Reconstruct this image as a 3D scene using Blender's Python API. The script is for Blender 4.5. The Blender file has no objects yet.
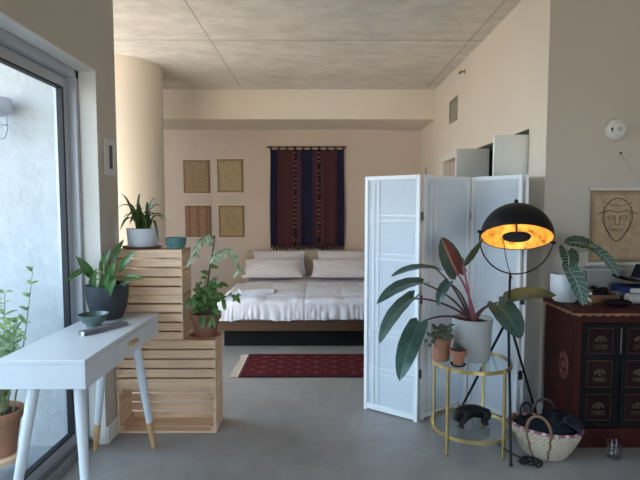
import bpy, math, random
from mathutils import Vector, Matrix, noise
R = math.radians
S = bpy.context.scene
COL = S.collection

# ------------------------------------------------------------------ materials
def _nodes(name):
    m = bpy.data.materials.new(name); m.use_nodes = True
    nt = m.node_tree
    return m, nt, nt.nodes['Principled BSDF']

def N(nt, kind, **kw):
    n = nt.nodes.new(kind)
    for k, v in kw.items():
        if k in n.inputs: n.inputs[k].default_value = v
        else: setattr(n, k, v)
    return n

def coords(nt, scale=(1, 1, 1), kind='Object'):
    tc = N(nt, 'ShaderNodeTexCoord'); mp = N(nt, 'ShaderNodeMapping')
    mp.inputs['Scale'].default_value = scale
    nt.links.new(tc.outputs[kind], mp.inputs['Vector'])
    return mp.outputs['Vector']

def ramp(nt, fac, stops, interp='LINEAR'):
    r = N(nt, 'ShaderNodeValToRGB'); cr = r.color_ramp; cr.interpolation = interp
    while len(cr.elements) < len(stops): cr.elements.new(0.5)
    for e, (p, c) in zip(cr.elements, stops):
        e.position = p; e.color = (*c, 1) if len(c) == 3 else c
    nt.links.new(fac, r.inputs['Fac'])
    return r.outputs['Color']

def math_(nt, op, a, b=None, c=None):
    n = N(nt, 'ShaderNodeMath', operation=op)
    for i, x in enumerate((a, b, c)):
        if x is None: continue
        if isinstance(x, (int, float)): n.inputs[i].default_value = x
        else: nt.links.new(x, n.inputs[i])
    return n.outputs[0]

def mixc(nt, fac, a, b):
    n = N(nt, 'ShaderNodeMix', data_type='RGBA')
    for idx, x in ((0, fac), (6, a), (7, b)):
        if isinstance(x, (int, float)): n.inputs[idx].default_value = x
        elif isinstance(x, tuple): n.inputs[idx].default_value = (*x, 1)
        else: nt.links.new(x, n.inputs[idx])
    return n.outputs[2]

def shade(c, k): return tuple(min(1, max(0, v * k)) for v in c)

def mat(name, col, rough=0.5, metal=0.0, var=0.12, scale=6.0, stretch=(1, 1, 1), bump=0.0, bscale=None, spec=0.5, detail=4):
    m, nt, b = _nodes(name)
    v = coords(nt, stretch)
    nz = N(nt, 'ShaderNodeTexNoise', Scale=scale, Detail=detail)
    nt.links.new(v, nz.inputs['Vector'])
    c = ramp(nt, nz.outputs['Fac'], [(0.3, shade(col, 1 - var)), (0.7, shade(col, 1 + var))])
    nt.links.new(c, b.inputs['Base Color'])
    b.inputs['Roughness'].default_value = rough; b.inputs['Metallic'].default_value = metal
    b.inputs['Specular IOR Level'].default_value = spec
    if bump:
        n2 = N(nt, 'ShaderNodeTexNoise', Scale=bscale or scale * 4, Detail=6)
        nt.links.new(v, n2.inputs['Vector'])
        bp = N(nt, 'ShaderNodeBump', Strength=bump, Distance=0.01)
        nt.links.new(n2.outputs['Fac'], bp.inputs['Height']); nt.links.new(bp.outputs['Normal'], b.inputs['Normal'])
    return m

def wood(name, col, axis='x', var=0.16, rough=0.55, scale=3.0):
    st = {'x': (1, 14, 14), 'y': (14, 1, 14), 'z': (14, 14, 1)}[axis]
    return mat(name, col, rough, 0, var, scale, st, bump=0.08)

def leaf_mat(name, dark, light, vein, vein_w=0.05, side=10, side_w=0.10, rough=0.4, back=None, side_amt=0.6, half=None):
    m, nt, b = _nodes(name)
    tc = N(nt, 'ShaderNodeTexCoord'); sx = N(nt, 'ShaderNodeSeparateXYZ')
    nt.links.new(tc.outputs['UV'], sx.inputs[0])
    u = math_(nt, 'ABSOLUTE', math_(nt, 'MULTIPLY', math_(nt, 'SUBTRACT', sx.outputs[0], 0.5), 2.0))
    v = sx.outputs[1]
    nz = N(nt, 'ShaderNodeTexNoise', Scale=18.0, Detail=3)
    nt.links.new(coords(nt), nz.inputs['Vector'])
    base = ramp(nt, nz.outputs['Fac'], [(0.3, dark), (0.7, light)])
    fr = math_(nt, 'FRACT', math_(nt, 'SUBTRACT', math_(nt, 'MULTIPLY', v, float(side)), math_(nt, 'MULTIPLY', u, side * 0.22)))
    sv = math_(nt, 'MULTIPLY', math_(nt, 'LESS_THAN', fr, side_w), side_amt)
    mv = math_(nt, 'LESS_THAN', u, vein_w)
    f = math_(nt, 'MAXIMUM', sv, mv)
    if half:
        hf = N(nt, 'ShaderNodeMapRange'); hf.inputs[1].default_value = .5; hf.inputs[2].default_value = .62; nt.links.new(sx.outputs[0], hf.inputs[0])
        ot = N(nt, 'ShaderNodeMapRange'); ot.inputs[1].default_value = .98; ot.inputs[2].default_value = .8; nt.links.new(sx.outputs[0], ot.inputs[0])
        base = mixc(nt, math_(nt, 'MULTIPLY', hf.outputs[0], ot.outputs[0]), base, half)
    col = mixc(nt, f, base, vein)
    if back:
        g = N(nt, 'ShaderNodeNewGeometry')
        col = mixc(nt, g.outputs['Backfacing'], col, mixc(nt, mv, back, vein))
    nt.links.new(col, b.inputs['Base Color'])
    b.inputs['Roughness'].default_value = rough
    tr = N(nt, 'ShaderNodeBsdfTranslucent'); nt.links.new(col, tr.inputs['Color'])
    mx = N(nt, 'ShaderNodeMixShader'); mx.inputs[0].default_value = 0.15
    out = nt.nodes['Material Output']
    nt.links.new(b.outputs[0], mx.inputs[1]); nt.links.new(tr.outputs[0], mx.inputs[2]); nt.links.new(mx.outputs[0], out.inputs['Surface'])
    return m

def glass_mat(name, tint=(0.96, 0.98, 0.98), refl=0.5):
    m, nt, b = _nodes(name); nt.nodes.remove(b)
    out = nt.nodes['Material Output']
    t = N(nt, 'ShaderNodeBsdfTransparent'); t.inputs[0].default_value = (*tint, 1)
    g = N(nt, 'ShaderNodeBsdfGlossy'); g.inputs['Roughness'].default_value = 0.02
    lw = N(nt, 'ShaderNodeLayerWeight', Blend=0.5)
    fz = N(nt, 'ShaderNodeMath', operation='MULTIPLY_ADD'); fz.inputs[1].default_value = 0.9; fz.inputs[2].default_value = 0.04
    nt.links.new(math_(nt, 'POWER', lw.outputs['Facing'], 5.0), fz.inputs[0])
    nz = N(nt, 'ShaderNodeTexNoise', Scale=2.0)
    nt.links.new(coords(nt), nz.inputs['Vector'])
    f = math_(nt, 'MULTIPLY', fz.outputs[0], math_(nt, 'ADD', refl, math_(nt, 'MULTIPLY', nz.outputs['Fac'], 0.05)))
    mx = N(nt, 'ShaderNodeMixShader'); nt.links.new(f, mx.inputs[0])
    nt.links.new(t.outputs[0], mx.inputs[1]); nt.links.new(g.outputs[0], mx.inputs[2]); nt.links.new(mx.outputs[0], out.inputs['Surface'])
    return m

def paper_mat(name, col):
    m, nt, b = _nodes(name)
    nz = N(nt, 'ShaderNodeTexNoise', Scale=60.0, Detail=5); nt.links.new(coords(nt), nz.inputs['Vector'])
    c = ramp(nt, nz.outputs['Fac'], [(0.3, shade(col, 0.96)), (0.7, shade(col, 1.03))])
    nt.links.new(c, b.inputs['Base Color']); b.inputs['Roughness'].default_value = 0.7
    tr = N(nt, 'ShaderNodeBsdfTranslucent'); nt.links.new(c, tr.inputs['Color'])
    mx = N(nt, 'ShaderNodeMixShader'); mx.inputs[0].default_value = 0.35
    out = nt.nodes['Material Output']
    nt.links.new(b.outputs[0], mx.inputs[1]); nt.links.new(tr.outputs[0], mx.inputs[2]); nt.links.new(mx.outputs[0], out.inputs['Surface'])
    return m

# ------------------------------------------------------------------ mesh builder
class B:
    def __init__(s): s.v = []; s.f = []; s.uv = []; s.mi = []
    def add(s, vs, fs, mi=0, uvs=None, M=None):
        o = len(s.v)
        for i, p in enumerate(vs):
            p = Vector(p)
            s.v.append(M @ p if M else p); s.uv.append(uvs[i] if uvs else (p[0], p[2]))
        for f in fs: s.f.append(tuple(o + i for i in f)); s.mi.append(mi)
        return s
    def box(s, x0, x1, y0, y1, z0, z1, mi=0, M=None):
        vs = [(x, y, z) for z in (z0, z1) for y in (y0, y1) for x in (x0, x1)]
        return s.add(vs, [(0, 2, 3, 1), (4, 5, 7, 6), (0, 1, 5, 4), (2, 6, 7, 3), (0, 4, 6, 2), (1, 3, 7, 5)], mi, None, M)
    def beam(s, a, b, wa, wb=None, seg=4, mi=0, rot=45):
        return s.tube([a, b], [wa, wb if wb is not None else wa], seg, mi, phase=R(rot))
    def tube(s, pts, r, seg=8, mi=0, cap=True, phase=0.0, closed=False, flat=None):
        pts = [Vector(p) for p in pts]; n = len(pts)
        rs = list(r) if isinstance(r, (list, tuple)) else [r] * n
        vs = []; fs = []; nrm = None
        for i, p in enumerate(pts):
            if closed: t = pts[(i + 1) % n] - pts[i - 1]
            else: t = pts[min(i + 1, n - 1)] - pts[max(i - 1, 0)]
            t = t.normalized() if t.length > 1e-9 else Vector((0, 0, 1))
            if nrm is None:
                a = Vector((0, 0, 1)) if abs(t.z) < 0.9 else Vector((1, 0, 0))
                nrm = (a - t * a.dot(t)).normalized()
            else:
                nrm = nrm - t * nrm.dot(t)
                nrm = nrm.normalized() if nrm.length > 1e-6 else t.orthogonal().normalized()
            bn = t.cross(nrm)
            for k in range(seg):
                a = phase + 2 * math.pi * k / seg
                vs.append(p + (nrm * math.cos(a) * (flat or 1) + bn * math.sin(a)) * rs[i])
        m = n if closed else n - 1
        for i in range(m):
            j = (i + 1) % n
            for k in range(seg):
                l = (k + 1) % seg
                fs.append((i * seg + k, i * seg + l, j * seg + l, j * seg + k))
        if cap and not closed:
            fs.append(tuple(range(seg - 1, -1, -1))); fs.append(tuple((n - 1) * seg + k for k in range(seg)))
        return s.add(vs, fs, mi)
    def lathe(s, prof, seg=28, c=(0, 0, 0), mi=0, M=None, sx=1, sy=1):
        vs = []; fs = []; n = len(prof)
        for r, z in prof:
            for k in range(seg):
                a = 2 * math.pi * k / seg
                vs.append((c[0] + r * math.cos(a) * sx, c[1] + r * math.sin(a) * sy, c[2] + z))
        for i in range(n - 1):
            for k in range(seg):
                l = (k + 1) % seg
                fs.append((i * seg + k, i * seg + l, (i + 1) * seg + l, (i + 1) * seg + k))
        return s.add(vs, fs, mi, None, M)
    def grid(s, fn, nu, nv, mi=0, flip=False, wrap=False):
        vs = []; uvs = []; fs = []
        for j in range(nv + 1):
            for i in range(nu + 1):
                vs.append(fn(i / nu, j / nv)); uvs.append((i / nu, j / nv))
        w = nu + 1
        for j in range(nv):
            for i in range(nu):
                q = (j * w + i, j * w + i + 1, (j + 1) * w + i + 1, (j + 1) * w + i)
                fs.append(q[::-1] if flip else q)
        return s.add(vs, fs, mi, uvs)
    def ball(s, c, rx, ry=None, rz=None, mi=0, nu=12, nv=8, M=None):
        ry = ry or rx; rz = rz or rx
        vs = []; fs = []
        for j in range(nv + 1):
            ph = math.pi * j / nv
            for i in range(nu):
                a = 2 * math.pi * i / nu
                vs.append(Vector((c[0] + rx * math.sin(ph) * math.cos(a), c[1] + ry * math.sin(ph) * math.sin(a), c[2] - rz * math.cos(ph))))
        for j in range(nv):
            for i in range(nu):
                l = (i + 1) % nu
                fs.append((j * nu + i, j * nu + l, (j + 1) * nu + l, (j + 1) * nu + i))
        return s.add(vs, fs, mi, None, M)
    def leaf(s, base, tip, width, up=(0, 0, 1), arch=0.12, fold=0.25, shape='lance', lobe=0.0, wave=0.0, n=10, m=6, mi=0):
        base = Vector(base); tip = Vector(tip); ax = tip - base; L = ax.length; a = ax.normalized()
        side = a.cross(Vector(up)).normalized(); u_ = side.cross(a).normalized()
        def w(t):
            if shape == 'lance': return math.sin(math.pi * min(1, t ** 0.75)) ** 0.8 if t < 1 else 0.0
            if shape == 'heart': return (max(0, 1 - t) ** 0.75) * (0.62 + 1.35 * t) * min(1, (t + 0.02) * 14) ** 0.5 / 0.95 if t < 1 else 0
            if shape == 'strap': return min(1, 0.55 + t * 3) * (1 - t ** 3) ** 0.8
            return math.sin(math.pi * t) ** 0.6
        def fn(i, j):
            q = i * 2 - 1; t = j
            p = base + a * (L * t) + u_ * (arch * L * 4 * t * (1 - t))
            ww = w(t) * width * 0.5
            p = p + side * (q * ww) + u_ * (abs(q) * ww * fold + wave * ww * math.sin(9 * t * math.pi) * abs(q))
            p = p - a * (lobe * L * (abs(q) ** 1.4) * (1 - t) ** 2)
            return p
        return s.grid(fn, m, n, mi)
    def build(s, name, mats, parent=None, smooth=True, angle=38, bevel=0.0, solid=0.0, sub=0, loc=None):
        me = bpy.data.meshes.new(name)
        off = wl(parent) if parent else Vector()
        if loc is not None: off = Vector(loc)
        me.from_pydata([tuple(p - off) for p in s.v], [], s.f)
        uvl = me.uv_layers.new(name='UVMap')
        for lp in me.loops: uvl.data[lp.index].uv = s.uv[lp.vertex_index]
        for m in (mats if isinstance(mats, (list, tuple)) else [mats]): me.materials.append(m)
        for p, k in zip(me.polygons, s.mi): p.material_index = k; p.use_smooth = smooth
        me.validate(); me.update()
        if smooth: me.set_sharp_from_angle(angle=R(angle))
        o = bpy.data.objects.new(name, me); COL.objects.link(o)
        if parent: o.parent = parent
        elif loc is not None: o.location = loc
        if bevel:
            b = o.modifiers.new('edge', 'BEVEL'); b.width = bevel; b.segments = 2; b.limit_method = 'ANGLE'; b.angle_limit = R(40)
        if solid:
            b = o.modifiers.new('thickness', 'SOLIDIFY'); b.thickness = solid; b.offset = 0
        if sub:
            b = o.modifiers.new('sub', 'SUBSURF'); b.levels = sub; b.render_levels = sub
        return o

def wl(o):
    p = Vector()
    while o: p = p + o.location; o = o.parent
    return p

def tag(o, label, cat, group=None, kind=None):
    o['label'] = label; o['category'] = cat
    if group: o['group'] = group
    if kind: o['kind'] = kind
    return o
def thing(name, loc, label, cat, group=None):
    o = bpy.data.objects.new(name, None); COL.objects.link(o); o.location = loc; o.empty_display_size = 0.1
    return tag(o, label, cat, group)
def struct(o): o['kind'] = 'structure'; return o
def copy_tree(o, parent=None):
    c = o.copy(); COL.objects.link(c)
    if parent: c.parent = parent
    for ch in list(o.children): copy_tree(ch, c)
    return c
def fb(n, p, sc, amp):
    return noise.noise(Vector(p) * sc + Vector((n * 7.3, n * 3.1, n))) * amp
def bez(pts, n=12):
    pts = [Vector(p) for p in pts]; out = []
    for i in range(n + 1):
        t = i / n; q = pts[:]
        while len(q) > 1: q = [q[k].lerp(q[k + 1], t) for k in range(len(q) - 1)]
        out.append(q[0])
    return out

# ------------------------------------------------------------------ palette
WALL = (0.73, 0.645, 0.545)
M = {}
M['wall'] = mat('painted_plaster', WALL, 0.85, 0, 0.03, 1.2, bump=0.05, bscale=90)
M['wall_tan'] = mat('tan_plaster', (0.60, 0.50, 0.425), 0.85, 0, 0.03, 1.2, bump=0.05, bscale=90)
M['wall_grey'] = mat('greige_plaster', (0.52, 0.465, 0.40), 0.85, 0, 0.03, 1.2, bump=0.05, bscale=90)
M['trim'] = mat('trim_paint', (0.72, 0.70, 0.66), 0.5, 0, 0.03, 3)
M['white'] = mat('white_lacquer', (0.63, 0.66, 0.70), 0.35, 0, 0.02, 3)
M['door'] = mat('door_paint', (0.66, 0.66, 0.64), 0.5, 0, 0.02, 3)
M['alu'] = mat('grey_aluminium', (0.46, 0.48, 0.52), 0.4, 0.3, 0.05, 5)
M['gasket'] = mat('black_gasket', (0.012, 0.013, 0.018), 0.6, 0, 0.1, 8)
M['glass'] = glass_mat('clear_glass')
M['table_glass'] = glass_mat('table_glass', (0.94, 0.97, 0.965), 0.9)
M['black'] = mat('black_metal', (0.010, 0.010, 0.011), 0.45, 0.0, 0.15, 9, spec=0.2)
M['gold'] = mat('brushed_gold', (0.66, 0.48, 0.20), 0.32, 0.9, 0.1, 12)
M['tip'] = wood('oak_tip', (0.55, 0.33, 0.15), 'z')
M['pine_x'] = wood('pine_slats', (0.74, 0.49, 0.31), 'x')
M['pine_y'] = wood('pine_ends', (0.70, 0.47, 0.30), 'y')
M['walnut'] = wood('walnut_frame', (0.075, 0.037, 0.015), 'x')
M['terracotta'] = mat('terracotta', (0.36, 0.155, 0.09), 0.8, 0, 0.14, 9, bump=0.1)
M['soil'] = mat('potting_soil', (0.03, 0.022, 0.016), 0.95, 0, 0.4, 40, bump=0.6)
M['linen'] = mat('white_linen', (0.64, 0.67, 0.77), 0.9, 0, 0.03, 8, bump=0.12, bscale=60)
M['sheet'] = mat('lavender_sheet', (0.56, 0.57, 0.68), 0.9, 0, 0.03, 8, bump=0.1, bscale=60)
M['pillow'] = mat('white_pillowcase', (0.70, 0.70, 0.78), 0.9, 0, 0.03, 8, bump=0.12, bscale=50)
M['headboard'] = mat('beige_upholstery', (0.50, 0.43, 0.35), 0.9, 0, 0.05, 40, bump=0.1)
SKY, GROUND, SUN, EXPO = 4.0, 0.7, 19, 0.93
# ------------------------------------------------------------------ the setting
def concrete(name, base, floor):
    m, nt, b = _nodes(name)
    v = coords(nt)
    big = N(nt, 'ShaderNodeTexNoise', Scale=0.9 if floor else 0.8, Detail=8, Roughness=0.65); nt.links.new(v, big.inputs['Vector'])
    st = coords(nt, (1, 1, 1) if floor else (0.8, 1.6, 1))
    fine = N(nt, 'ShaderNodeTexNoise', Scale=7.0 if floor else 5.0, Detail=8, Roughness=0.7); nt.links.new(st, fine.inputs['Vector'])
    c1 = ramp(nt, big.outputs['Fac'], [(0.32, shade(base, 0.80)), (0.66, shade(base, 1.16))] if floor else [(0.32, shade(base, 0.90)), (0.66, shade(base, 1.08))])
    c2 = ramp(nt, fine.outputs['Fac'], [(0.3, (0.78,) * 3), (0.7, (1.12,) * 3)])
    mu = N(nt, 'ShaderNodeMix', data_type='RGBA', blend_type='MULTIPLY'); mu.inputs[0].default_value = 0.9
    nt.links.new(c1, mu.inputs[6]); nt.links.new(c2, mu.inputs[7])
    col = mu.outputs[2]
    if not floor:
        sx = N(nt, 'ShaderNodeSeparateXYZ'); nt.links.new(v, sx.inputs[0])
        f = None
        wob = math_(nt, 'MULTIPLY', math_(nt, 'SUBTRACT', fine.outputs['Fac'], 0.5), 0.02)
        for ax, p in ((0, -1.043), (0, 1.45), (0, 0.13), (1, 4.73), (1, 2.3), (1, 0.0)):
            if (ax, p) == (0, 0.13): continue
            d = math_(nt, 'ABSOLUTE', math_(nt, 'SUBTRACT', math_(nt, 'ADD', sx.outputs[ax], wob), p))
            k = math_(nt, 'LESS_THAN', d, 0.008 if ax == 0 else 0.012)
            f = k if f is None else math_(nt, 'MAXIMUM', f, k)
        col = mixc(nt, math_(nt, 'MULTIPLY', f, 0.5), col, shade(base, 0.3))
        r = None
    nt.links.new(col, b.inputs['Base Color'])
    if floor:
        rr = ramp(nt, fine.outputs['Fac'], [(0.3, (0.28,) * 3), (0.7, (0.46,) * 3)])
        nt.links.new(rr, b.inputs['Roughness'])
    else: b.inputs['Roughness'].default_value = 0.8
    bp = N(nt, 'ShaderNodeBump', Strength=0.05 if floor else 0.3, Distance=0.01)
    nt.links.new(fine.outputs['Fac'], bp.inputs['Height']); nt.links.new(bp.outputs['Normal'], b.inputs['Normal'])
    return m
M['floor'] = concrete('polished_concrete', (0.285, 0.275, 0.27), True)
M['ceiling'] = concrete('board_concrete', (0.68, 0.625, 0.56), False)
M['stucco'] = mat('white_stucco', (0.48, 0.50, 0.52), 0.9, 0, 0.05, 10, bump=0.9, bscale=26)
M['deck'] = mat('balcony_concrete', (0.26, 0.28, 0.30), 0.8, 0, 0.1, 4)
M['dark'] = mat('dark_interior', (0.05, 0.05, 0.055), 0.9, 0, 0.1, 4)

H = 3.12
def sbox(name, m, *bx, bevel=0.0):
    b = B()
    for q in bx: b.box(*q)
    return struct(b.build(name, m, smooth=False, bevel=bevel))
sbox('floor', M['floor'], (-1.66, 4.2, -2.6, 7.5, -0.1, 0), (-3.7, -1.66, 3.1, 7.5, -0.1, 0))
sbox('ceiling', M['ceiling'], (-1.66, 4.2, -2.6, 7.5, H, H + 0.15), (-3.7, -1.66, 3.1, 7.5, H, H + 0.15))
# left wall: pier, head over the sliding door, stretch behind the camera
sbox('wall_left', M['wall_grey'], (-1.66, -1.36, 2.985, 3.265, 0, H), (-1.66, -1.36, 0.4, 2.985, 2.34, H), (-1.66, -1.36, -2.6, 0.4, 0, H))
sbox('wall_bedroom_front', M['wall'], (-3.7, -1.66, 3.105, 3.265, 0, H))
sbox('wall_bedroom_left', M['wall'], (-3.7, -3.55, 3.265, 3.34, 0, H), (-3.7, -3.55, 5.2, 7.5, 0, H), (-3.7, -3.55, 3.34, 5.2, 2.9, H), (-3.7, -3.55, 3.34, 5.2, 0, 0.1))
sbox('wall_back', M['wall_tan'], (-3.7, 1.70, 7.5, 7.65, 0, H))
sbox('wall_soffit', M['wall'], (-3.55, 1.58, 6.63, 7.5, 2.72, H))
# right wall with the closet opening (3.65-4.85) and a doorway (5.47-6.09)
sbox('wall_right', M['wall'], (1.58, 1.70, 3.37, 3.65, 0, H), (1.58, 1.70, 3.65, 4.85, 2.105, H), (1.58, 1.70, 4.85, 5.47, 0, H),
     (1.58, 1.70, 5.47, 6.09, 2.09, H), (1.58, 1.70, 6.09, 7.5, 0, H))
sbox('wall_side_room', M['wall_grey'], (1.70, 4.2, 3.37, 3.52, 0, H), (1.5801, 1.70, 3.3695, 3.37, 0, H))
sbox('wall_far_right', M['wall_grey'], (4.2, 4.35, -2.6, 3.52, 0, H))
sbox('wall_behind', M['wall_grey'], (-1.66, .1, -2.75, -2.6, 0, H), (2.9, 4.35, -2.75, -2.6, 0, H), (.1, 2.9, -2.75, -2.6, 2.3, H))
sbox('wall_closet', M['dark'], (2.25, 2.3, 3.52, 5.0, 0, 2.5), (1.70, 2.25, 4.95, 5.0, 0, 2.5), (1.70, 2.25, 3.52, 4.95, 2.45, 2.5))
col = B().lathe([(0.45, 0), (0.45, H)], 72, (-2.262, 5.6, 0))
struct(col.build('wall_column', M['wall'], angle=30))

sbox('baseboard_left', M['trim'], (-1.36, -1.345, 2.985, 3.265, 0, 0.11), (-1.66, -1.345, 3.265, 3.28, 0, 0.11)  , bevel=0.003)
sbox('baseboard_right', M['trim'], (1.568, 1.58, 3.37, 3.62, 0, 0.11), (1.568, 1.58, 4.85, 5.39, 0, 0.11), (1.568, 1.58, 6.17, 7.5, 0, 0.11), (1.568, 4.2, 3.357, 3.369, 0, 0.11), bevel=0.003)
sbox('baseboard_back', M['trim'], (-3.55, 1.568, 7.488, 7.5, 0, 0.11), bevel=0.003)

# closed off-white door in the far doorway, and its casing
d = bpy.data.objects.new('door_1', None); COL.objects.link(d); d.location = (1.64, 5.78, 0); struct(d)
B().box(1.645, 1.685, 5.47, 6.09, 0, 2.09).build('door_slab', mat('blush_door', (0.52, 0.43, 0.36), 0.6, 0, 0.02, 3), d, False)
B().box(1.555, 1.58, 5.39, 5.47, 0, 2.17).box(1.555, 1.58, 6.09, 6.17, 0, 2.17).box(1.555, 1.58, 5.47, 6.09, 2.09, 2.17).build('door_casing', M['trim'], d, False, bevel=0.004)
# closet leaves standing open at right angles to the wall
for nm, y, w, mm in (('door_2', 3.66, 0.262, mat('closet_leaf_paint', (0.70, 0.71, 0.68), 0.5, 0, 0.02, 3)), ('door_3', 4.50, 0.31, M['door'])):
    d = bpy.data.objects.new(nm, None); COL.objects.link(d); d.location = (1.58, y, 0); struct(d)
    B().box(1.585 - w, 1.585, y, y + 0.032, 0.02, 2.06).build('door_leaf', mm, d, False, bevel=0.004)
    B().tube([(1.60 - w, y - 0.03, 1.0), (1.60 - w, y - 0.001, 1.0)], 0.014, 12).build('door_knob', M['alu'], d)
sbox('trim_1', M['dark'], (1.59, 1.69, 3.65, 4.85, 2.075, 2.105))

# sliding glass door in the left wall
w1 = bpy.data.objects.new('window_1', None); COL.objects.link(w1); w1.location = (-1.53, 1.3, 0); struct(w1)
Y0, Y1 = 0.4, 2.985
fr = B()
fr.box(-1.60, -1.465, 2.945, Y1, 0, 2.34).box(-1.60, -1.465, Y0, Y0 + 0.05, 0, 2.34)
fr.box(-1.60, -1.465, Y0, Y1, 2.285, 2.34)
fr.build('door_frame', M['alu'], w1, False, bevel=0.004)
tr = B()
tr.box(-1.62, -1.44, Y0, Y1, 0.001, 0.03)
for x in (-1.50, -1.455): tr.box(x - 0.006, x + 0.006, Y0, Y1, 0.03, 0.048)
tr.build('floor_track', mat('track_alu', (0.30, 0.29, 0.28), 0.45, 0.4, 0.1, 6), w1, False)
def sash(a, b, x):
    s = B()
    s.box(x - 0.022, x + 0.022, a, a + 0.075, 0.05, 2.28).box(x - 0.022, x + 0.022, b - 0.05, b, 0.05, 2.28)
    s.box(x - 0.022, x + 0.022, a + 0.075, b - 0.05, 2.22, 2.28).box(x - 0.022, x + 0.022, a + 0.075, b - 0.05, 0.05, 0.11)
    o = s.build('sash', M['alu'], w1, False, bevel=0.004)
    g = B()
    for q in ((a + 0.075, a + 0.083, 0.11, 2.22), (b - 0.068, b - 0.05, 0.11, 2.22), (a + 0.083, b - 0.062, 2.208, 2.22), (a + 0.083, b - 0.062, 0.11, 0.122)):
        g.box(x - 0.012, x + 0.0225, *q)
    g.build('gasket', M['gasket'], o, False)
    B().box(x - 0.003, x + 0.003, a + 0.08, b - 0.055, 0.115, 2.215).build('pane', M['glass'], o, False)
sash(1.30, 2.944, -1.535)
sash(0.45, 1.36, -1.575)
B().box(-1.514, -1.514 + 0.02, 1.33, 1.36, 0.95, 1.25).build('pull_handle', M['black'], w1, False, bevel=0.004)
sbox('trim_3', M['stucco'], (-1.662, -1.60, 2.976, 2.9849, 0, 2.34))
# white lining of the reveal
sbox('trim_2', M['trim'], (-1.463, -1.359, 2.978, 2.986, 0, 2.334), (-1.463, -1.359, 0.4, 2.986, 2.333, 2.341))

# bedroom window (daylight on the sleeping area) : frame, mullions, pane
w2 = bpy.data.objects.new('window_2', None); COL.objects.link(w2); w2.location = (-3.62, 4.27, 0); struct(w2)
f2 = B()
for y in (3.34, 4.24, 5.14): f2.box(-3.66, -3.58, y, y + 0.06, 0.1, 2.9)
f2.box(-3.66, -3.58, 3.40, 5.14, 2.84, 2.9).box(-3.66, -3.58, 3.40, 5.14, 0.1, 0.16)
f2.build('window_frame', M['alu'], w2, False)
B().box(-3.623, -3.617, 3.36, 5.18, 0.12, 2.88).build('pane', M['glass'], w2, False)

w3_ = bpy.data.objects.new('window_added_fill', None); COL.objects.link(w3_); w3_.location = (1.5, -2.68, 0); struct(w3_)  # unseen window, added behind the camera as front fill light
f3 = B()
for x in (.1, 1.47, 2.84): f3.box(x, x + .06, -2.72, -2.64, 0, 2.3)
f3.box(.16, 2.84, -2.72, -2.64, 0, .06).box(.16, 2.84, -2.72, -2.64, 2.24, 2.3)
f3.build('window_frame', M['alu'], w3_, False)
B().box(.12, 2.88, -2.683, -2.677, .02, 2.28).build('pane', M['glass'], w3_, False)

# balcony outside the glass
sbox('floor_balcony', M['deck'], (-4.6, -1.66, -2.75, 3.1, -0.14, -0.03))
sbox('wall_added_light_block', M['stucco'], (-3.52, -3.4, -2.75, 3.02, -0.14, 1.0))  # unseen parapet, added to block light on the desk and stucco
sbox('ceiling_added_light_block', M['stucco'], (-3.5, -1.66, -2.75, 3.02, 2.95, 3.15))  # unseen slab, added overhead to dim the sky light near the door
sbox('wall_balcony', M['stucco'], (-5.2, -1.66, 3.02, 3.105, -0.14, 3.6))

# ceramic and metal fittings on the walls
o = B(); o.lathe([(0, 0), (0.075, 0), (0.078, 0.012), (0.07, 0.03), (0.058, 0.045), (0.05, 0.05), (0, 0.05)], 40, M=Matrix.Translation((2.055, 3.369, 2.047)) @ Matrix.Rotation(R(90), 4, 'X'))
t = thing('smoke_detector', (2.055, 3.369, 2.047), 'round white smoke detector mounted high on the greige wall', 'smoke detector')
o.build('housing', mat('warm_white_plastic', (.66, .65, .60), .45, 0, .02, 4), t)
g = B()
for k in range(14):
    a = 2 * math.pi * k / 14
    g.box(-0.003, 0.003, -0.052, -0.044, 0.036, 0.052, M=Matrix.Translation((2.055, 3.3685, 2.047)) @ Matrix.Rotation(R(90), 4, 'X') @ Matrix.Rotation(a, 4, 'Z'))
g.lathe([(0.016, 0.0505), (0.016, 0.053), (0, 0.0535)], 20, M=Matrix.Translation((2.055, 3.369, 2.047)) @ Matrix.Rotation(R(90), 4, 'X'))
g.build('vent_slots', mat('grey_plastic', (0.42, 0.42, 0.40), 0.6, 0, 0.05, 8), t)
B().box(2.0, 2.012, 3.317, 3.33, 2.03, 2.055).build('alarm_light', M['gasket'], t, False)

t = thing('wall_plate', (-1.36, 3.135, 1.83), 'white rectangular wall plate with a dark slot beside the sliding door', 'wall plate')
B().box(-1.36, -1.348, 3.06, 3.215, 1.715, 1.95).build('cover', mat('plate_white', (0.62, 0.61, 0.59), 0.5, 0, 0.02, 4), t, False, bevel=0.004)
B().box(-1.348, -1.345, 3.118, 3.158, 1.76, 1.91).build('slot', mat('slot_dark', (0.06, 0.065, 0.08), 0.4, 0, 0.2, 20), t, False)

t = thing('vent_grille', (1.58, 5.71, 2.65), 'small grey vent grille high on the right bedroom wall', 'vent')
B().box(1.568, 1.58, 5.55, 5.87, 2.52, 2.545).box(1.568, 1.58, 5.55, 5.87, 2.765, 2.79).box(1.568, 1.58, 5.55, 5.575, 2.545, 2.765).box(1.568, 1.58, 5.845, 5.87, 2.545, 2.765).build('vent_frame', mat('vent_grey', (0.30, 0.28, 0.25), 0.6, 0, 0.04, 6), t, False)
v = B()
for k in range(9):
    z = 2.556 + k * 0.025
    v.box(1.571, 1.58, 5.575, 5.845, z - 0.008, z + 0.004)
v.build('louvres', mat('vent_louvre', (0.24, 0.225, 0.20), 0.6, 0, 0.04, 6), t, False)

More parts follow.
